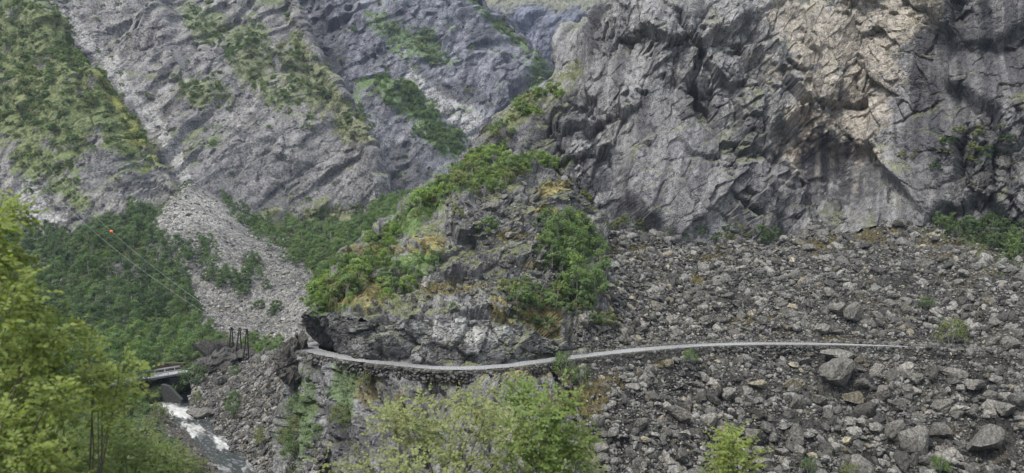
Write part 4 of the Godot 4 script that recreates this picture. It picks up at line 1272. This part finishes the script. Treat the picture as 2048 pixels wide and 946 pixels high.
	strew(S.lower, 1900, 1.1, 4.2, 2.0, "the talus below the road", func(q: Vector2) -> float: return smoothstep(1420.0, 1850.0, q.x) * smoothstep(720.0, 830.0, q.y) * 0.6, g * 1.0, 0.25)
	strew(S.lower, 34000, 0.17, 0.6, 3.0, "the talus below the road", all_, g * 0.95, 0.5)
	strew(S.talus, 34000, 0.18, 0.6, 3.0, "the talus above the road", n1, g * 0.95, 0.5)
	strew(S.scree, 12000, 0.2, 0.6, 3.0, "the scree bank by the river", all_, g, 0.5)
	strew(S.spur, 9000, 0.2, 0.6, 2.6, "the spur", sp, g * 0.9, 0.5)

	var rr := RandomNumberGenerator.new()
	rr.seed = 77
	# fallen blocks heaped where the cliff meets the talus
	for i in 2600:
		var k: int = rr.randi_range(int(S.talus.nv * 0.74), int(S.talus.nv * 0.97)) * S.talus.nu + rr.randi_range(0, S.talus.nu - 1)
		var s := minf(1.3, 0.2 * pow(1.0 - rr.randf(), -0.55))
		var at: Vector3 = S.talus.pos[k] + Vector3(0, s * 0.2, 0)
		var q := 0.45 + 1.0 * rr.randf()
		loose.append([s * 2.0 * F / -at.z, at, stone_basis(rr, s, S.talus.bn[k]), rr.randi() % 10, Color(g.r * q, g.g * q, g.b * q), "the talus above the road", s])
	for i in range(road_i(624), 419):
		for k in (16 if road_px[i] > 1150.0 else 9):
			var out := k < 11
			var s := rr.randf_range(0.1, 0.34) * (1.0 + (0.9 if rr.randf() < 0.08 else 0.0)) * (1.0 + 1.0 * smoothstep(1700.0, 1880.0, road_px[i]))
			var at := road[i].lerp(road[i + 1], rr.randf()) + (road_n[i] * (rr.randf_range(1.36, 1.95) - 0.5 * smoothstep(1650.0, 1880.0, road_px[i])) + Vector3(0, rr.randf_range(-1.2, 0.02) - 0.1 + 0.25 * smoothstep(1750.0, 1900.0, road_px[i]), 0) if out else -road_n[i] * rr.randf_range(1.3, 2.0) + Vector3(0, 0.03, 0))
			var q := 0.4 + 0.9 * rr.randf()
			loose.append([s * 2.0 * F / -at.z, at, stone_basis(rr, s, Vector3.UP), rr.randi() % 10, Color(g.r * q, g.g * q, g.b * q), "the road's edges", s])

	# blocks that lie in the road or inside a large block are dropped
	var kept := loose
	for s in stones:
		var at: Vector3 = s[1]
		var q := pix(at)
		var drop := false
		for c in clear_px:
			if absf(-at.z - c[2]) < 6.0 and q.distance_squared_to(c[0]) < c[1] * c[1] and s[0] > 5.0:
				drop = true
				break
		if absf(at.y - ROAD_Y) < 1.6 and s[6] > 0.12:
			for i in range(60, 420, 3):
				if Vector2(road[i].x - at.x, road[i].z - at.z).length() < 1.5 + s[6]:
					drop = true
					break
		if not drop: kept.append(s)
	kept.sort_custom(func(x, y): return x[0] > y[0])
	var shown := 0
	var by := {}
	var rank := {}
	for s in kept:
		var q := pix(s[1])
		if shown < 235 and q.x > 10 and q.x < 2038 and q.y > 10 and q.y < 936:
			shown += 1
			var o := MeshInstance3D.new()
			o.mesh = M.big[s[3]]
			o.material_override = stone_tint(s[4])
			o.name = numbered("boulder")
			add_child(o)
			o.transform = Transform3D(s[2], s[1])
			rank_add(rank, o, s[5], s[2], s[4], q)
		else:
			var key: String = s[5]
			if not by.has(key): by[key] = []
			by[key].append(s)
	name_ranked(rank, "boulder", BOULDER_GROUPS)
	for key: String in by:
		var root := Node3D.new()
		root.name = numbered("stone_field")
		add_child(root)
		tag(root, "mass of loose grey stones covering " + key, "stones", "", "stuff")
		var per := []
		for k in 10: per.append([])
		for s in by[key]: per[s[3]].append(s)
		for k in 10:
			if per[k].is_empty(): continue
			var mm := MultiMesh.new()
			mm.transform_format = MultiMesh.TRANSFORM_3D
			mm.use_colors = true
			mm.mesh = M.small[k]
			mm.instance_count = per[k].size()
			for i in per[k].size():
				mm.set_instance_transform(i, Transform3D(per[k][i][2], per[k][i][1]))
				mm.set_instance_color(i, per[k][i][4])
			var mi := MultiMeshInstance3D.new()
			mi.multimesh = mm
			mi.material_override = M.stone
			mi.name = "loose_stones"
			root.add_child(mi, true)
			mi.set_meta("kind", "stuff")

# labels: size, tone and shape of the block, then what it lies beside
const MARKS := [[1690, 712, "the overhanging slab"], [1524, 770, "the tan flat-topped boulder"], [1338, 728, "the moss-capped boulder"], [1990, 880, "the largest wedge boulder"], [1838, 884, "the tall broken block"], [1510, 880, "the dark rounded boulder"], [1706, 630, "the tilted angular block"], [1462, 592, "the dark lone wedge"], [1740, 428, "the slab under the alcove"], [1900, 650, "the feathery shrub above the road"], [1850, 605, "the small round shrub"], [2020, 690, "the end of the road"], [1950, 560, "the hanging thicket"], [1300, 490, "the foot of the cliff"], [1270, 620, "the birch strip"], [1380, 708, "the round bush under the road"], [1240, 790, "the mossy strip"], [1280, 900, "the birch thicket"], [1440, 930, "the bright sapling"], [1620, 930, "the shrubs at the bottom"], [1560, 640, "the bend of the road"], [1600, 500, "the upper talus rim"], [1850, 760, "the grey angular block"], [1400, 830, "the pale speckled slab"], [990, 412, "the dark tilted slab"], [1022, 470, "the flat grey slab"], [905, 620, "the cut rock face"], [406, 828, "the river boulder"], [452, 724, "the pole outcrop"], [592, 728, "the dark crag"], [470, 820, "the conical bush"], [560, 790, "the middle of the bank"], [376, 428, "the top of the fan"], [520, 620, "the round fan bush"], [430, 520, "the strip of birches on the fan"]]

func rank_add(rank: Dictionary, o: Node3D, zone: String, bs: Basis, c: Color, q: Vector2) -> void:
	var sc := bs.get_scale()
	var s := (sc.x + sc.y + sc.z) / 3.0
	var size := "large" if s > 1.1 else ("mid-sized" if s > 0.75 else "small")
	var l := c.g
	var tone_ := "dark" if l < 0.15 else ("grey" if l < 0.2 else "pale")
	if c.r > c.b * 1.35: tone_ = "tan"
	var shape := "flat slab" if sc.y < 0.55 * maxf(sc.x, sc.z) else ("blocky boulder" if sc.y > 0.8 * sc.x else "angular boulder")
	var best := ""
	var bd := 1e9
	var side := ""
	for m in MARKS:
		var d := q.distance_to(Vector2(m[0], m[1]))
		if d < bd:
			bd = d
			best = m[2]
			side = ("uphill of " if q.y < m[1] else "downhill of ") if absf(q.y - m[1]) > absf(q.x - m[0]) else ("on the river side of " if q.x < m[0] else "on the far side of ")
	var key := "%s %s %s %s%s" % [size, tone_, shape, side, best]
	if not rank.has(key): rank[key] = []
	rank[key].append([q.y, o])

func name_ranked(rank: Dictionary, cat: String, group: String) -> void:
	var nth := ["topmost", "second-highest", "third-highest", "fourth-highest", "fifth-highest", "sixth-highest", "seventh-highest", "eighth-highest", "ninth-highest", "tenth-highest", "eleventh-highest", "twelfth-highest", "thirteenth-highest", "fourteenth-highest", "fifteenth-highest", "sixteenth-highest", "seventeenth-highest"]
	for key: String in rank:
		var l: Array = rank[key]
		l.sort_custom(func(x, y): return x[0] < y[0])
		for i in l.size():
			var lab := key
			if l.size() == 2: lab = ["upper ", "lower "][i] + key
			elif l.size() > 2: lab = ("lowest " if i == l.size() - 1 else nth[mini(i, 16)] + " ") + key
			tag(l[i][1], lab, cat, group)

func plant_all() -> void:
	var birch := []
	var shrub := []
	for k in 6:
		birch.append(tree_meshes(300 + k, true, 20, 60, 0.055))
		shrub.append(tree_meshes(400 + k, false, 18, 55, 0.075))
	M.bark = flat_mat(Color(0.20, 0.19, 0.17), 0.9)
	M.leaf = {
		"bright green": leaf_mat(Color(0.195, 0.27, 0.08)), "fresh green": leaf_mat(Color(0.148, 0.21, 0.08)),
		"deep green": leaf_mat(Color(0.115, 0.165, 0.07)), "dark green": leaf_mat(Color(0.078, 0.115, 0.054)), "olive green": leaf_mat(Color(0.175, 0.195, 0.082))}
	var mid := ["deep green", "deep green", "dark green"]
	var lite := ["bright green", "fresh green"]
	# left forest slope, from the mountain foot to the flat by the river
	grow(S.valley, [[60, 470], [160, 480], [210, 440], [290, 440], [330, 500], [385, 510], [375, 560], [400, 640], [330, 660], [230, 650], [80, 600]], 150, 5.5, 9.5, "birch_tree", mid, "the wooded slope", 1)
	grow(S.valley, [[150, 640], [330, 640], [420, 665], [455, 715], [400, 735], [330, 745], [230, 760], [100, 750]], 110, 4.0, 7.0, "birch_tree", ["fresh green", "fresh green", "deep green"], "the flat by the bridge", 2)
	grow(S.valley, [[190, 410], [300, 405], [300, 450], [190, 460]], 26, 4.0, 7.0, "birch_tree", mid, "the shoulder foot", 3)
	grow(S.valley, [[-140, 470], [60, 470], [80, 600], [230, 660], [100, 750], [300, 765], [320, 800], [-140, 850]], 330, 3.5, 8.0, "birch_tree", mid, "the woods behind the near saplings", 33)
	grow(S.bank, [[-300, 780], [300, 790], [300, 900], [420, 1000], [-300, 1000]], 130, 1.5, 4.0, "shrub", ["deep green", "olive green", "fresh green"], "the near river bank", 34)
	grow(S.ground, [[-400, 700], [400, 960], [1150, 980], [1300, 1400], [-400, 1400]], 260, 0.8, 2.2, "shrub", ["olive green", "fresh green", "deep green"], "the slope below the viewpoint", 35)
	# on the fan
	grow(S.valley, [[395, 475], [430, 480], [445, 540], [500, 570], [495, 600], [455, 590], [400, 560]], 34, 3.0, 5.0, "birch_tree", mid, "the fan's strip", 4)
	grow(S.valley, [[485, 510], [510, 520], [540, 580], [530, 590], [495, 570]], 14, 3.0, 4.6, "birch_tree", mid, "the fan's short strip", 5)
	grow(S.valley, [[408, 370], [430, 375], [500, 420], [570, 470], [620, 540], [590, 540], [520, 490], [450, 420]], 60, 3.0, 5.5, "birch_tree", ["deep green", "fresh green"], "the fan's upper edge", 6)
	grow(S.valley, [[515, 612], [560, 612], [560, 632], [515, 635]], 4, 3.0, 4.0, "shrub", mid, "the fan foot", 7)
	grow(S.valley, [[480, 690], [560, 690], [570, 720], [500, 722]], 14, 3.0, 4.5, "birch_tree", lite, "the pole ground", 8)
	# valley throat
	grow(S.valley, [[575, 450], [640, 470], [720, 460], [745, 425], [760, 415], [830, 400], [760, 520], [720, 560], [640, 600], [620, 540]], 150, 5.0, 8.5, "birch_tree", ["fresh green", "fresh green", "deep green"], "the valley throat", 9)
	# spur
	grow(S.spur, [[615, 625], [650, 585], [700, 520], [740, 500], [745, 540], [720, 590], [690, 620]], 46, 2.2, 4.2, "shrub", ["bright green", "fresh green", "olive green"], "the spur's shoulder", 10, 0.4)
	grow(S.spur, [[612, 622], [655, 575], [700, 520], [770, 452], [800, 470], [780, 540], [740, 580], [690, 625]], 90, 1.3, 2.9, "birch_tree", ["bright green", "olive green", "bright green"], "the grassy flank", 31, 0.3)
	grow(S.spur, [[770, 480], [830, 410], [900, 350], [960, 318], [1000, 322], [960, 360], [900, 400], [850, 440], [800, 470]], 64, 2.0, 4.2, "shrub", ["bright green", "olive green", "fresh green"], "the spur's crest", 11, 0.4)
	grow(S.spur, [[960, 350], [1060, 320], [1150, 318], [1160, 335], [1060, 350], [1000, 385], [940, 400]], 34, 2.0, 3.8, "shrub", ["bright green", "fresh green", "olive green"], "the nose ledge", 12, 0.4)
	grow(S.spur, [[760, 560], [830, 530], [880, 510], [870, 560], [820, 590], [770, 615]], 22, 1.8, 3.4, "shrub", ["bright green", "deep green"], "the mossy shelf", 13, 0.4)
	grow(S.spur, [[1090, 475], [1150, 462], [1190, 490], [1210, 590], [1180, 640], [1130, 610], [1100, 560]], 27, 3.2, 5.6, "birch_tree", ["fresh green", "bright green", "deep green"], "the birch strip", 14, 0.35)
	grow(S.spur, [[1000, 590], [1060, 570], [1190, 600], [1210, 660], [1130, 680], [1040, 650]], 26, 1.8, 4.2, "shrub", ["fresh green", "olive green", "deep green"], "the strip's foot", 15, 0.45)
	grow(S.spur, [[880, 440], [960, 430], [980, 470], [900, 480]], 10, 1.8, 3.0, "shrub", ["fresh green", "olive green"], "the boulder run", 16)
	grow(S.spur, [[840, 560], [1000, 600], [980, 640], [860, 620]], 6, 1.2, 2.2, "shrub", ["olive green", "fresh green"], "the cut's rim", 17)
	# cliff nose
	grow(S.cliff, [[965, 310], [985, 255], [1050, 195], [1115, 172], [1120, 205], [1060, 245], [1010, 300]], 64, 1.6, 3.6, "shrub", ["fresh green", "bright green", "olive green"], "the cliff nose", 18, 0.4)
	grow(S.cliff, [[1110, 395], [1175, 400], [1200, 460], [1140, 440]], 12, 1.6, 3.2, "shrub", ["deep green", "olive green"], "the upper crack", 32, 0.4)
	grow(S.cliff, [[1200, 440], [1560, 470], [1560, 495], [1200, 475]], 26, 1.4, 2.8, "shrub", ["dark green", "olive green", "deep green"], "the cliff foot", 19)
	grow(S.cliff, [[1780, 320], [1880, 270], [2048, 250], [2048, 330], [1900, 360]], 30, 1.0, 2.4, "shrub", ["dark green", "olive green"], "the dark ledges", 20)
	# hanging thicket on the right
	grow(S.talus, [[1800, 405], [1900, 436], [2060, 440], [2060, 520], [1990, 500], [1900, 470], [1830, 440]], 62, 1.8, 3.6, "shrub", ["dark green", "deep green", "dark green"], "the hanging thicket", 21, 0.35)
	grow(S.talus, [[2000, 485], [2060, 485], [2060, 520], [2000, 520]], 6, 2.2, 3.0, "shrub", ["fresh green"], "the thicket's tip", 22)
	# singles, each with its own label
	single(S.talus, 1853, 618, 30, "shrub", "deep green", "small round shrub alone on the talus above the road")
	single(S.talus, 1902, 690, 64, "shrub", "olive green", "feathery olive shrub at the upper edge of the road")
	single(S.lower, 1380, 726, 32, "shrub", "fresh green", "round green bush just under the road edge")
	single(S.lower, 1128, 752, 56, "shrub", "fresh green", "bright birch bush overlapping the road")
	single(S.lower, 1165, 775, 50, "shrub", "deep green", "dark spreading bush under the road beside the mossy strip")
	single(S.lower, 1880, 945, 40, "shrub", "fresh green", "small bright shrub among the big blocks at the bottom")
	single(S.lower, 1620, 960, 50, "shrub", "deep green", "shrub among cobbles at the bottom of the talus")
	single(S.lower, 1700, 965, 44, "shrub", "olive green", "low shrub in front of the half hidden boulder")
	single(S.scree, 470, 840, 54, "birch_tree", "deep green", "conical dark bush on the scree bank beside the river")
	single(S.scree, 372, 768, 46, "shrub", "deep green", "rounded bush beside the bridge's guard rail")
	single(S.scree, 470, 752, 26, "shrub", "deep green", "low bush in front of the pole outcrop")
	single(S.scree, 392, 806, 30, "shrub", "olive green", "small bush between the wing wall and the river boulder")
	single(S.bank, 322, 850, 56, "shrub", "olive green", "grey-green willow bush at the water's edge under the bridge")
	single(S.scree, 530, 890, 40, "shrub", "olive green", "low straggling bush on the lower scree bank")
	for q in [[600, 800, 50], [612, 840, 56], [596, 880, 60], [575, 905, 60], [640, 880, 40], [600, 920, 60]]:
		single(S.scree, q[0], q[1], q[2], "shrub", ["deep green", "fresh green", "olive green"][int(q[0]) % 3], "bush in the green gully under the scarp, %s" % ["highest", "second-highest", "fullest and darkest", "nearest the river", "pressed against the rock", "lowest"][[800, 840, 880, 905, 880, 920].find(q[1]) if q[0] != 640 else 4])
	for q in [[690, 780, 60], [735, 770, 36], [680, 850, 50]]:
		single(S.scarp, q[0], q[1], q[2], "shrub", "olive green", "bush clinging to a crack of the scarp, %s" % {690: "tallest", 735: "beside the orange moss", 680: "lowest"}[q[0]])

	# the individuals that show largest become things, the rest one mass for each stand
	plants.sort_custom(func(x, y): return x[5] > y[5])
	var shown := {"birch_tree": 0, "shrub": 0}
	var rest := {}
	var rank := {"birch_tree": {}, "shrub": {}}
	var proto := {}
	for p in plants:
		var kind: String = p[2]
		var q := pix(p[0])
		var vis: bool = q.x > 0 and q.x < 2048 and q.y > 0 and q.y < 960 and not (q.x < 170 and q.y > 560) and not (p[4] in ["the woods behind the near saplings", "the near river bank", "the slope below the viewpoint"])
		var set_: Array = birch if kind == "birch_tree" else shrub
		if shown[kind] < 240 and vis:
			shown[kind] += 1
			var key := "%s %d" % [kind, p[7]]
			var o: Node3D
			if not proto.has(key):
				o = Node3D.new()
				o.name = numbered(kind)
				add_child(o)
				part("trunk", set_[p[7]][0], M.bark, o)
				part("crown", set_[p[7]][1], M.leaf[p[3]], o)
				proto[key] = o
			else:
				o = proto[key].duplicate()
				o.name = numbered(kind)
				add_child(o)
				o.get_child(1).material_override = M.leaf[p[3]]
			place(o, p)
			var lab := "%s %s %s %s" % ["tall" if p[1] > 5.0 else ("young" if p[1] > 3.2 else "small"), p[3], "birch" if kind == "birch_tree" else "shrub", where_of(q, p[4])]
			if not rank[kind].has(lab): rank[kind][lab] = []
			rank[kind][lab].append([q.y, o])
		else:
			if not rest.has(p[4]): rest[p[4]] = []
			rest[p[4]].append(p)
	name_ranked(rank.birch_tree, "tree", "birches on the slopes")
	name_ranked(rank.shrub, "shrub", "shrubs on the slopes")
	for z: String in rest:
		mass("birch_scrub", "mass of small birches covering " + z, rest[z], birch, shrub)
	# scrub on the mountainsides
	mountain_scrub(S.shoulder, green_f, 1500, 2.0, 4.2, "low scrub covering the mountain shoulder", ["deep green", "fresh green", "olive green"], birch, shrub, 0.08)
	mountain_scrub(S.middle, green_g, 900, 2.2, 4.2, "low scrub on the ledges of the middle mountain", ["deep green", "fresh green", "olive green"], birch, shrub, 0.05)
	mountain_scrub(S.buttress, green_h, 1200, 2.6, 5.0, "birch scrub along the far buttress ridge", ["fresh green", "deep green"], birch, shrub, 0.04)
	mountain_scrub(S.back, green_h, 900, 3.0, 5.5, "scrub along the skyline ridge of the back mountain", ["fresh green", "olive green"], birch, shrub, 0.02)

const ZONE_MARKS := [[375, 365, "the fan's top"], [200, 430, "the cliff foot"], [350, 520, "the fan's edge"], [100, 560, "the near saplings"], [240, 560, "the bare scree patch"], [380, 620, "the fan's lower edge"], [450, 680, "the poles"], [340, 735, "the stone wall"], [260, 690, "the flat's open end"], [400, 690, "the dark outcrop"], [330, 660, "the forest edge"], [265, 487, "the orange ball"], [765, 450, "the small grey scree"], [620, 620, "the spur's outer tip"], [755, 548, "the overhanging dark block"], [870, 400, "the crest"], [1000, 412, "the dark tilted slab"], [1120, 340, "the cliff's nose"], [1140, 470, "the talus rim"], [1190, 620, "the road end of the strip"], [1050, 650, "the cut face"], [1300, 470, "the cliff's lowest ledges"], [1500, 480, "the pale cliff foot"], [1860, 420, "the alcove slabs"], [1990, 480, "the thicket's tip"], [1950, 300, "the black water streaks"], [1090, 190, "the notch"]]

func where_of(q: Vector2, zone: String) -> String:
	var best := ""
	var bd := 1e9
	for m in ZONE_MARKS:
		var d := q.distance_to(Vector2(m[0], m[1]))
		if d < bd:
			bd = d
			best = ("above " if q.y < m[1] - 12 else ("below " if q.y > m[1] + 12 else "beside ")) + m[2]
	return "on " + zone + ", " + best

func place(o: Node3D, p: Array) -> void:
	var h: float = p[1]
	var w := h * (0.95 + 0.25 * sin(p[6] * 7.0))
	o.transform = Transform3D(Basis(Vector3.UP, p[6]).scaled_local(Vector3(w, h, w)), p[0])

func single(sh: Dictionary, x: float, y: float, hpx: float, kind: String, tone_: String, label: String) -> void:
	var k := nearest(sh, x, y)
	var at: Vector3 = sh.pos[k]
	var h := hpx / F * -at.z * 1.12
	var o := Node3D.new()
	o.name = numbered(kind)
	add_child(o)
	var ms := tree_meshes(int(x * 3.0 + y), kind == "birch_tree", 34, 40, 0.05)
	part("trunk", ms[0], M.bark, o)
	part("crown", ms[1], M.leaf[tone_], o)
	place(o, [at, h, kind, tone_, "", 0, x])
	tag(o, label, "tree" if kind == "birch_tree" else "shrub", "single bushes")

func mass(called: String, label: String, list: Array, birch: Array, shrub: Array) -> void:
	var per := {}
	for p in list:
		var key := "%s|%d|%s" % [p[2], p[7], p[3]]
		if not per.has(key): per[key] = []
		per[key].append(p)
	var root := Node3D.new()
	root.name = numbered(called)
	add_child(root)
	tag(root, label, "scrub", "", "stuff")
	for key: String in per:
		var l: Array = per[key]
		var mm := MultiMesh.new()
		mm.transform_format = MultiMesh.TRANSFORM_3D
		mm.mesh = (birch if l[0][2] == "birch_tree" else shrub)[l[0][7]][1]
		mm.instance_count = l.size()
		for i in l.size():
			var h: float = l[i][1]
			mm.set_instance_transform(i, Transform3D(Basis(Vector3.UP, l[i][6]).scaled_local(Vector3(h, h, h) * Vector3(1.05, 1.0, 1.05)), l[i][0]))
		var mi := MultiMeshInstance3D.new()
		mi.multimesh = mm
		mi.material_override = M.leaf[l[0][3]]
		mi.name = "foliage"
		root.add_child(mi, true)
		mi.set_meta("kind", "stuff")

func mountain_scrub(sh: Dictionary, list: Array, n: int, h0: float, h1: float, label: String, tones: Array, birch: Array, shrub: Array, base: float) -> void:
	var r := RandomNumberGenerator.new()
	r.seed = n + 17
	var cnt: int = sh.px.size()
	var out := []
	for i in n * 6:
		if out.size() >= n: break
		var k := r.randi() % cnt
		var q: Vector2 = sh.px[k]
		if q.x < -40 or q.x > 1300 or q.y < -30: continue
		if r.randf() < base * maxf(0.0, sh.nrm[k].y + 0.3) + blobs(q, list, 1.0):
			out.append([sh.pos[k], r.randf_range(h0, h1) * (0.6 if r.randf() < 0.4 else 1.0), "shrub", tones[r.randi() % tones.size()], "", 0, r.randf() * TAU, r.randi() % 3])
	mass("mountain_scrub", label, out, birch, shrub)

# ------------------------------------------------------------------ saplings close to the viewpoint
func sapling(called: String, label: String, foot: Vector3, list: Array, leaf: float, tone_: Color, seed_: int, spread := 0.5) -> void:
	var r := RandomNumberGenerator.new()
	r.seed = seed_
	var t := thing(called, label, "sapling", foot, "saplings close to the viewpoint")
	var wood := MB.new()
	var v := PackedVector3Array(); var n := PackedVector3Array(); var c := PackedColorArray(); var ix := PackedInt32Array()
	var centre := Vector3.ZERO
	for e in list: centre += P(e[0], e[1], e[2]) - foot
	centre /= list.size()
	wood.tube(PackedVector3Array([Vector3(0, -0.6, 0), centre * 0.3 + Vector3(0.1, 0, 0), centre * 0.65, centre * Vector3(1, 1.0, 1)]), 0.045, 0.008, 7)
	var boughs := MB.new()
	for e in list:
		var o := P(e[0], e[1], e[2]) - foot
		var R: float = e[3] / F * e[2]
		var cnt: int = int(e[4])
		var j := centre * r.randf_range(0.2, 0.7)
		if r.randf() < 0.4: boughs.tube(PackedVector3Array([j, j.lerp(o, 0.5) + Vector3(r.randf_range(-0.2, 0.2), 0.15, 0), o, o + (o - j).normalized() * R * 0.7]), 0.016, 0.003, 5)
		var tw := r.randf_range(0.8, 1.2)
		# twigs with leaves set along them
		var twigs := maxi(2, cnt / 3)
		for q in twigs:
			var d := Vector3(r.randfn(), r.randfn() * 0.75, r.randfn()).normalized()
			var p0 := o + d * R * pow(r.randf(), 0.6) * 0.9
			var td := (d + Vector3(r.randfn() * 0.5, r.randfn() * 0.3 - 0.05, r.randfn() * 0.4)).normalized()
			var tl := r.randf_range(0.18, 0.42)
			boughs.tube(PackedVector3Array([p0, p0 + td * tl]), 0.004, 0.002, 3)
			for i in 9:
				var p := p0 + td * tl * (i + r.randf()) / 9.0
				var out := (td.cross(Vector3.UP) * (1.0 if i % 2 else -1.0) + td * 0.5 + Vector3(r.randfn(), r.randfn() * 0.7, r.randfn()) * spread * 0.6).normalized()
				var face := (Vector3(0, 0.75, 0.75) + Vector3(r.randfn(), r.randfn() * 0.6, r.randfn()) * spread).normalized()
				var side := out.cross(face).normalized()
				var s := leaf * r.randf_range(0.7, 1.25)
				var k := v.size()
				var tip := p + out * s - face * s * 0.16
				v.append(p); v.append(p + out * s * 0.45 + side * s * 0.3 + face * s * 0.03); v.append(tip); v.append(p + out * s * 0.45 - side * s * 0.3 + face * s * 0.03); v.append(p + out * s * 0.5 - face * s * 0.03)
				var nn := face.lerp(Vector3.UP, 0.3).normalized()
				var g := tw * r.randf_range(0.7, 1.3)
				var y := r.randf_range(-0.1, 0.2)
				for z in 5:
					n.append(nn); c.append(Color(g * (1.0 + y), g, g * (1.0 - y)))
				ix.append_array(PackedInt32Array([k, k + 4, k + 1, k + 1, k + 4, k + 2, k, k + 3, k + 4, k + 4, k + 3, k + 2]))
	part("trunk", wood.done(), M.near_bark, t)
	part("boughs", boughs.done(), M.near_bark, t).set_meta("kind", "stuff")
	var am := ArrayMesh.new()
	var arr := []
	arr.resize(Mesh.ARRAY_MAX)
	arr[Mesh.ARRAY_VERTEX] = v
	arr[Mesh.ARRAY_NORMAL] = n
	arr[Mesh.ARRAY_COLOR] = c
	arr[Mesh.ARRAY_INDEX] = ix
	am.add_surface_from_arrays(Mesh.PRIMITIVE_TRIANGLES, arr)
	var lf := part("leaves", am, leaf_mat(tone_), t)
	lf.set_meta("kind", "stuff")

func scatter_list(polys: Array, step: float, d0: float, d1: float, R: float, n: float, seed_: int) -> Array:
	var r := RandomNumberGenerator.new()
	r.seed = seed_
	var out := []
	for pl in polys:
		var pg := PackedVector2Array()
		var lo := Vector2(1e9, 1e9)
		var hi := -lo
		for q in pl[0]:
			pg.append(Vector2(q[0], q[1])); lo = lo.min(Vector2(q[0], q[1])); hi = hi.max(Vector2(q[0], q[1]))
		var x := lo.x
		while x < hi.x:
			var y := lo.y
			while y < hi.y:
				var p := Vector2(x + r.randf_range(-0.6, 0.6) * step, y + r.randf_range(-0.6, 0.6) * step)
				if Geometry2D.is_point_in_polygon(p, pg) and r.randf() < pl[1]:
					out.append([p.x, p.y, r.randf_range(d0, d1), R * r.randf_range(0.6, 1.3), n * r.randf_range(0.6, 1.4)])
				y += step
			x += step
	return out

func near_trees() -> void:
	M.near_bark = flat_mat(Color(0.07, 0.06, 0.045), 0.9)
	var bright := Color(0.205, 0.25, 0.065)
	var pale := Color(0.27, 0.30, 0.135)
	var mid := Color(0.125, 0.17, 0.05)
	sapling("birch_sapling", "bright leafy sapling at the edge of the picture, tallest of the near trees", Vector3(-9.6, -8.0, -12.5),
		scatter_list([[[[-60, 520], [20, 500], [60, 560], [105, 650], [120, 960], [-60, 960]], 0.8], [[[-60, 400], [40, 390], [50, 450], [20, 520], [-60, 520]], 0.4]], 34, 10.5, 13.5, 36, 85, 1), 0.085, bright, 51)
	sapling("birch_sapling", "bright leafy sapling whose sprays reach towards the bridge", Vector3(-7.6, -9.5, -13.5),
		scatter_list([[[[110, 670], [150, 650], [200, 665], [240, 725], [285, 740], [270, 785], [230, 810], [120, 840]], 0.7], [[[110, 600], [190, 610], [200, 650], [130, 650]], 0.3]], 33, 12.0, 15.0, 32, 75, 2), 0.09, bright, 52)
	sapling("birch_sapling", "darker leafy thicket filling the corner below the bright sprays", Vector3(-7.2, -9.8, -15.5),
		scatter_list([[[[90, 800], [220, 810], [260, 840], [300, 900], [340, 960], [80, 960]], 0.85]], 32, 14.0, 17.0, 36, 90, 3), 0.085, mid, 53)
	sapling("birch_sapling", "grey-green bush overlapping the river's near bank", Vector3(-9.0, -12.0, -21.5),
		scatter_list([[[[250, 870], [300, 845], [345, 880], [395, 935], [415, 965], [250, 965]], 0.9]], 30, 20.0, 23.0, 30, 110, 4), 0.085, Color(0.14, 0.17, 0.07), 54)
	sapling("birch_sapling", "pale olive birch bush spreading below the bend of the road", Vector3(-1.7, -8.6, -17.0),
		scatter_list([[[[640, 920], [720, 890], [790, 820], [880, 790], [960, 775], [1040, 800], [1060, 960], [630, 960]], 0.62], [[[900, 760], [1000, 760], [1000, 790], [900, 790]], 0.3]], 34, 15.5, 18.5, 32, 75, 5), 0.085, pale, 55)
	sapling("birch_sapling", "vivid green birch sapling standing up against the talus", Vector3(0.9, -8.4, -16.0),
		scatter_list([[[[1040, 790], [1085, 770], [1140, 780], [1165, 830], [1180, 960], [1030, 960]], 0.95]], 32, 15.0, 17.0, 32, 95, 6), 0.088, Color(0.165, 0.225, 0.065), 56)
	sapling("birch_sapling", "thin olive sprays beside the vivid sapling at the bottom edge", Vector3(1.9, -8.6, -16.5),
		scatter_list([[[[1160, 880], [1200, 880], [1225, 960], [1160, 960]], 0.7]], 28, 15.5, 17.5, 26, 60, 7), 0.08, pale, 57)
	sapling("birch_sapling", "small bright sapling top poking up before the dark rounded boulder", Vector3(4.4, -8.0, -15.5),
		scatter_list([[[[1450, 880], [1475, 870], [1500, 920], [1505, 965], [1420, 965]], 1.0]], 24, 15.0, 16.5, 22, 60, 8), 0.08, bright, 58)
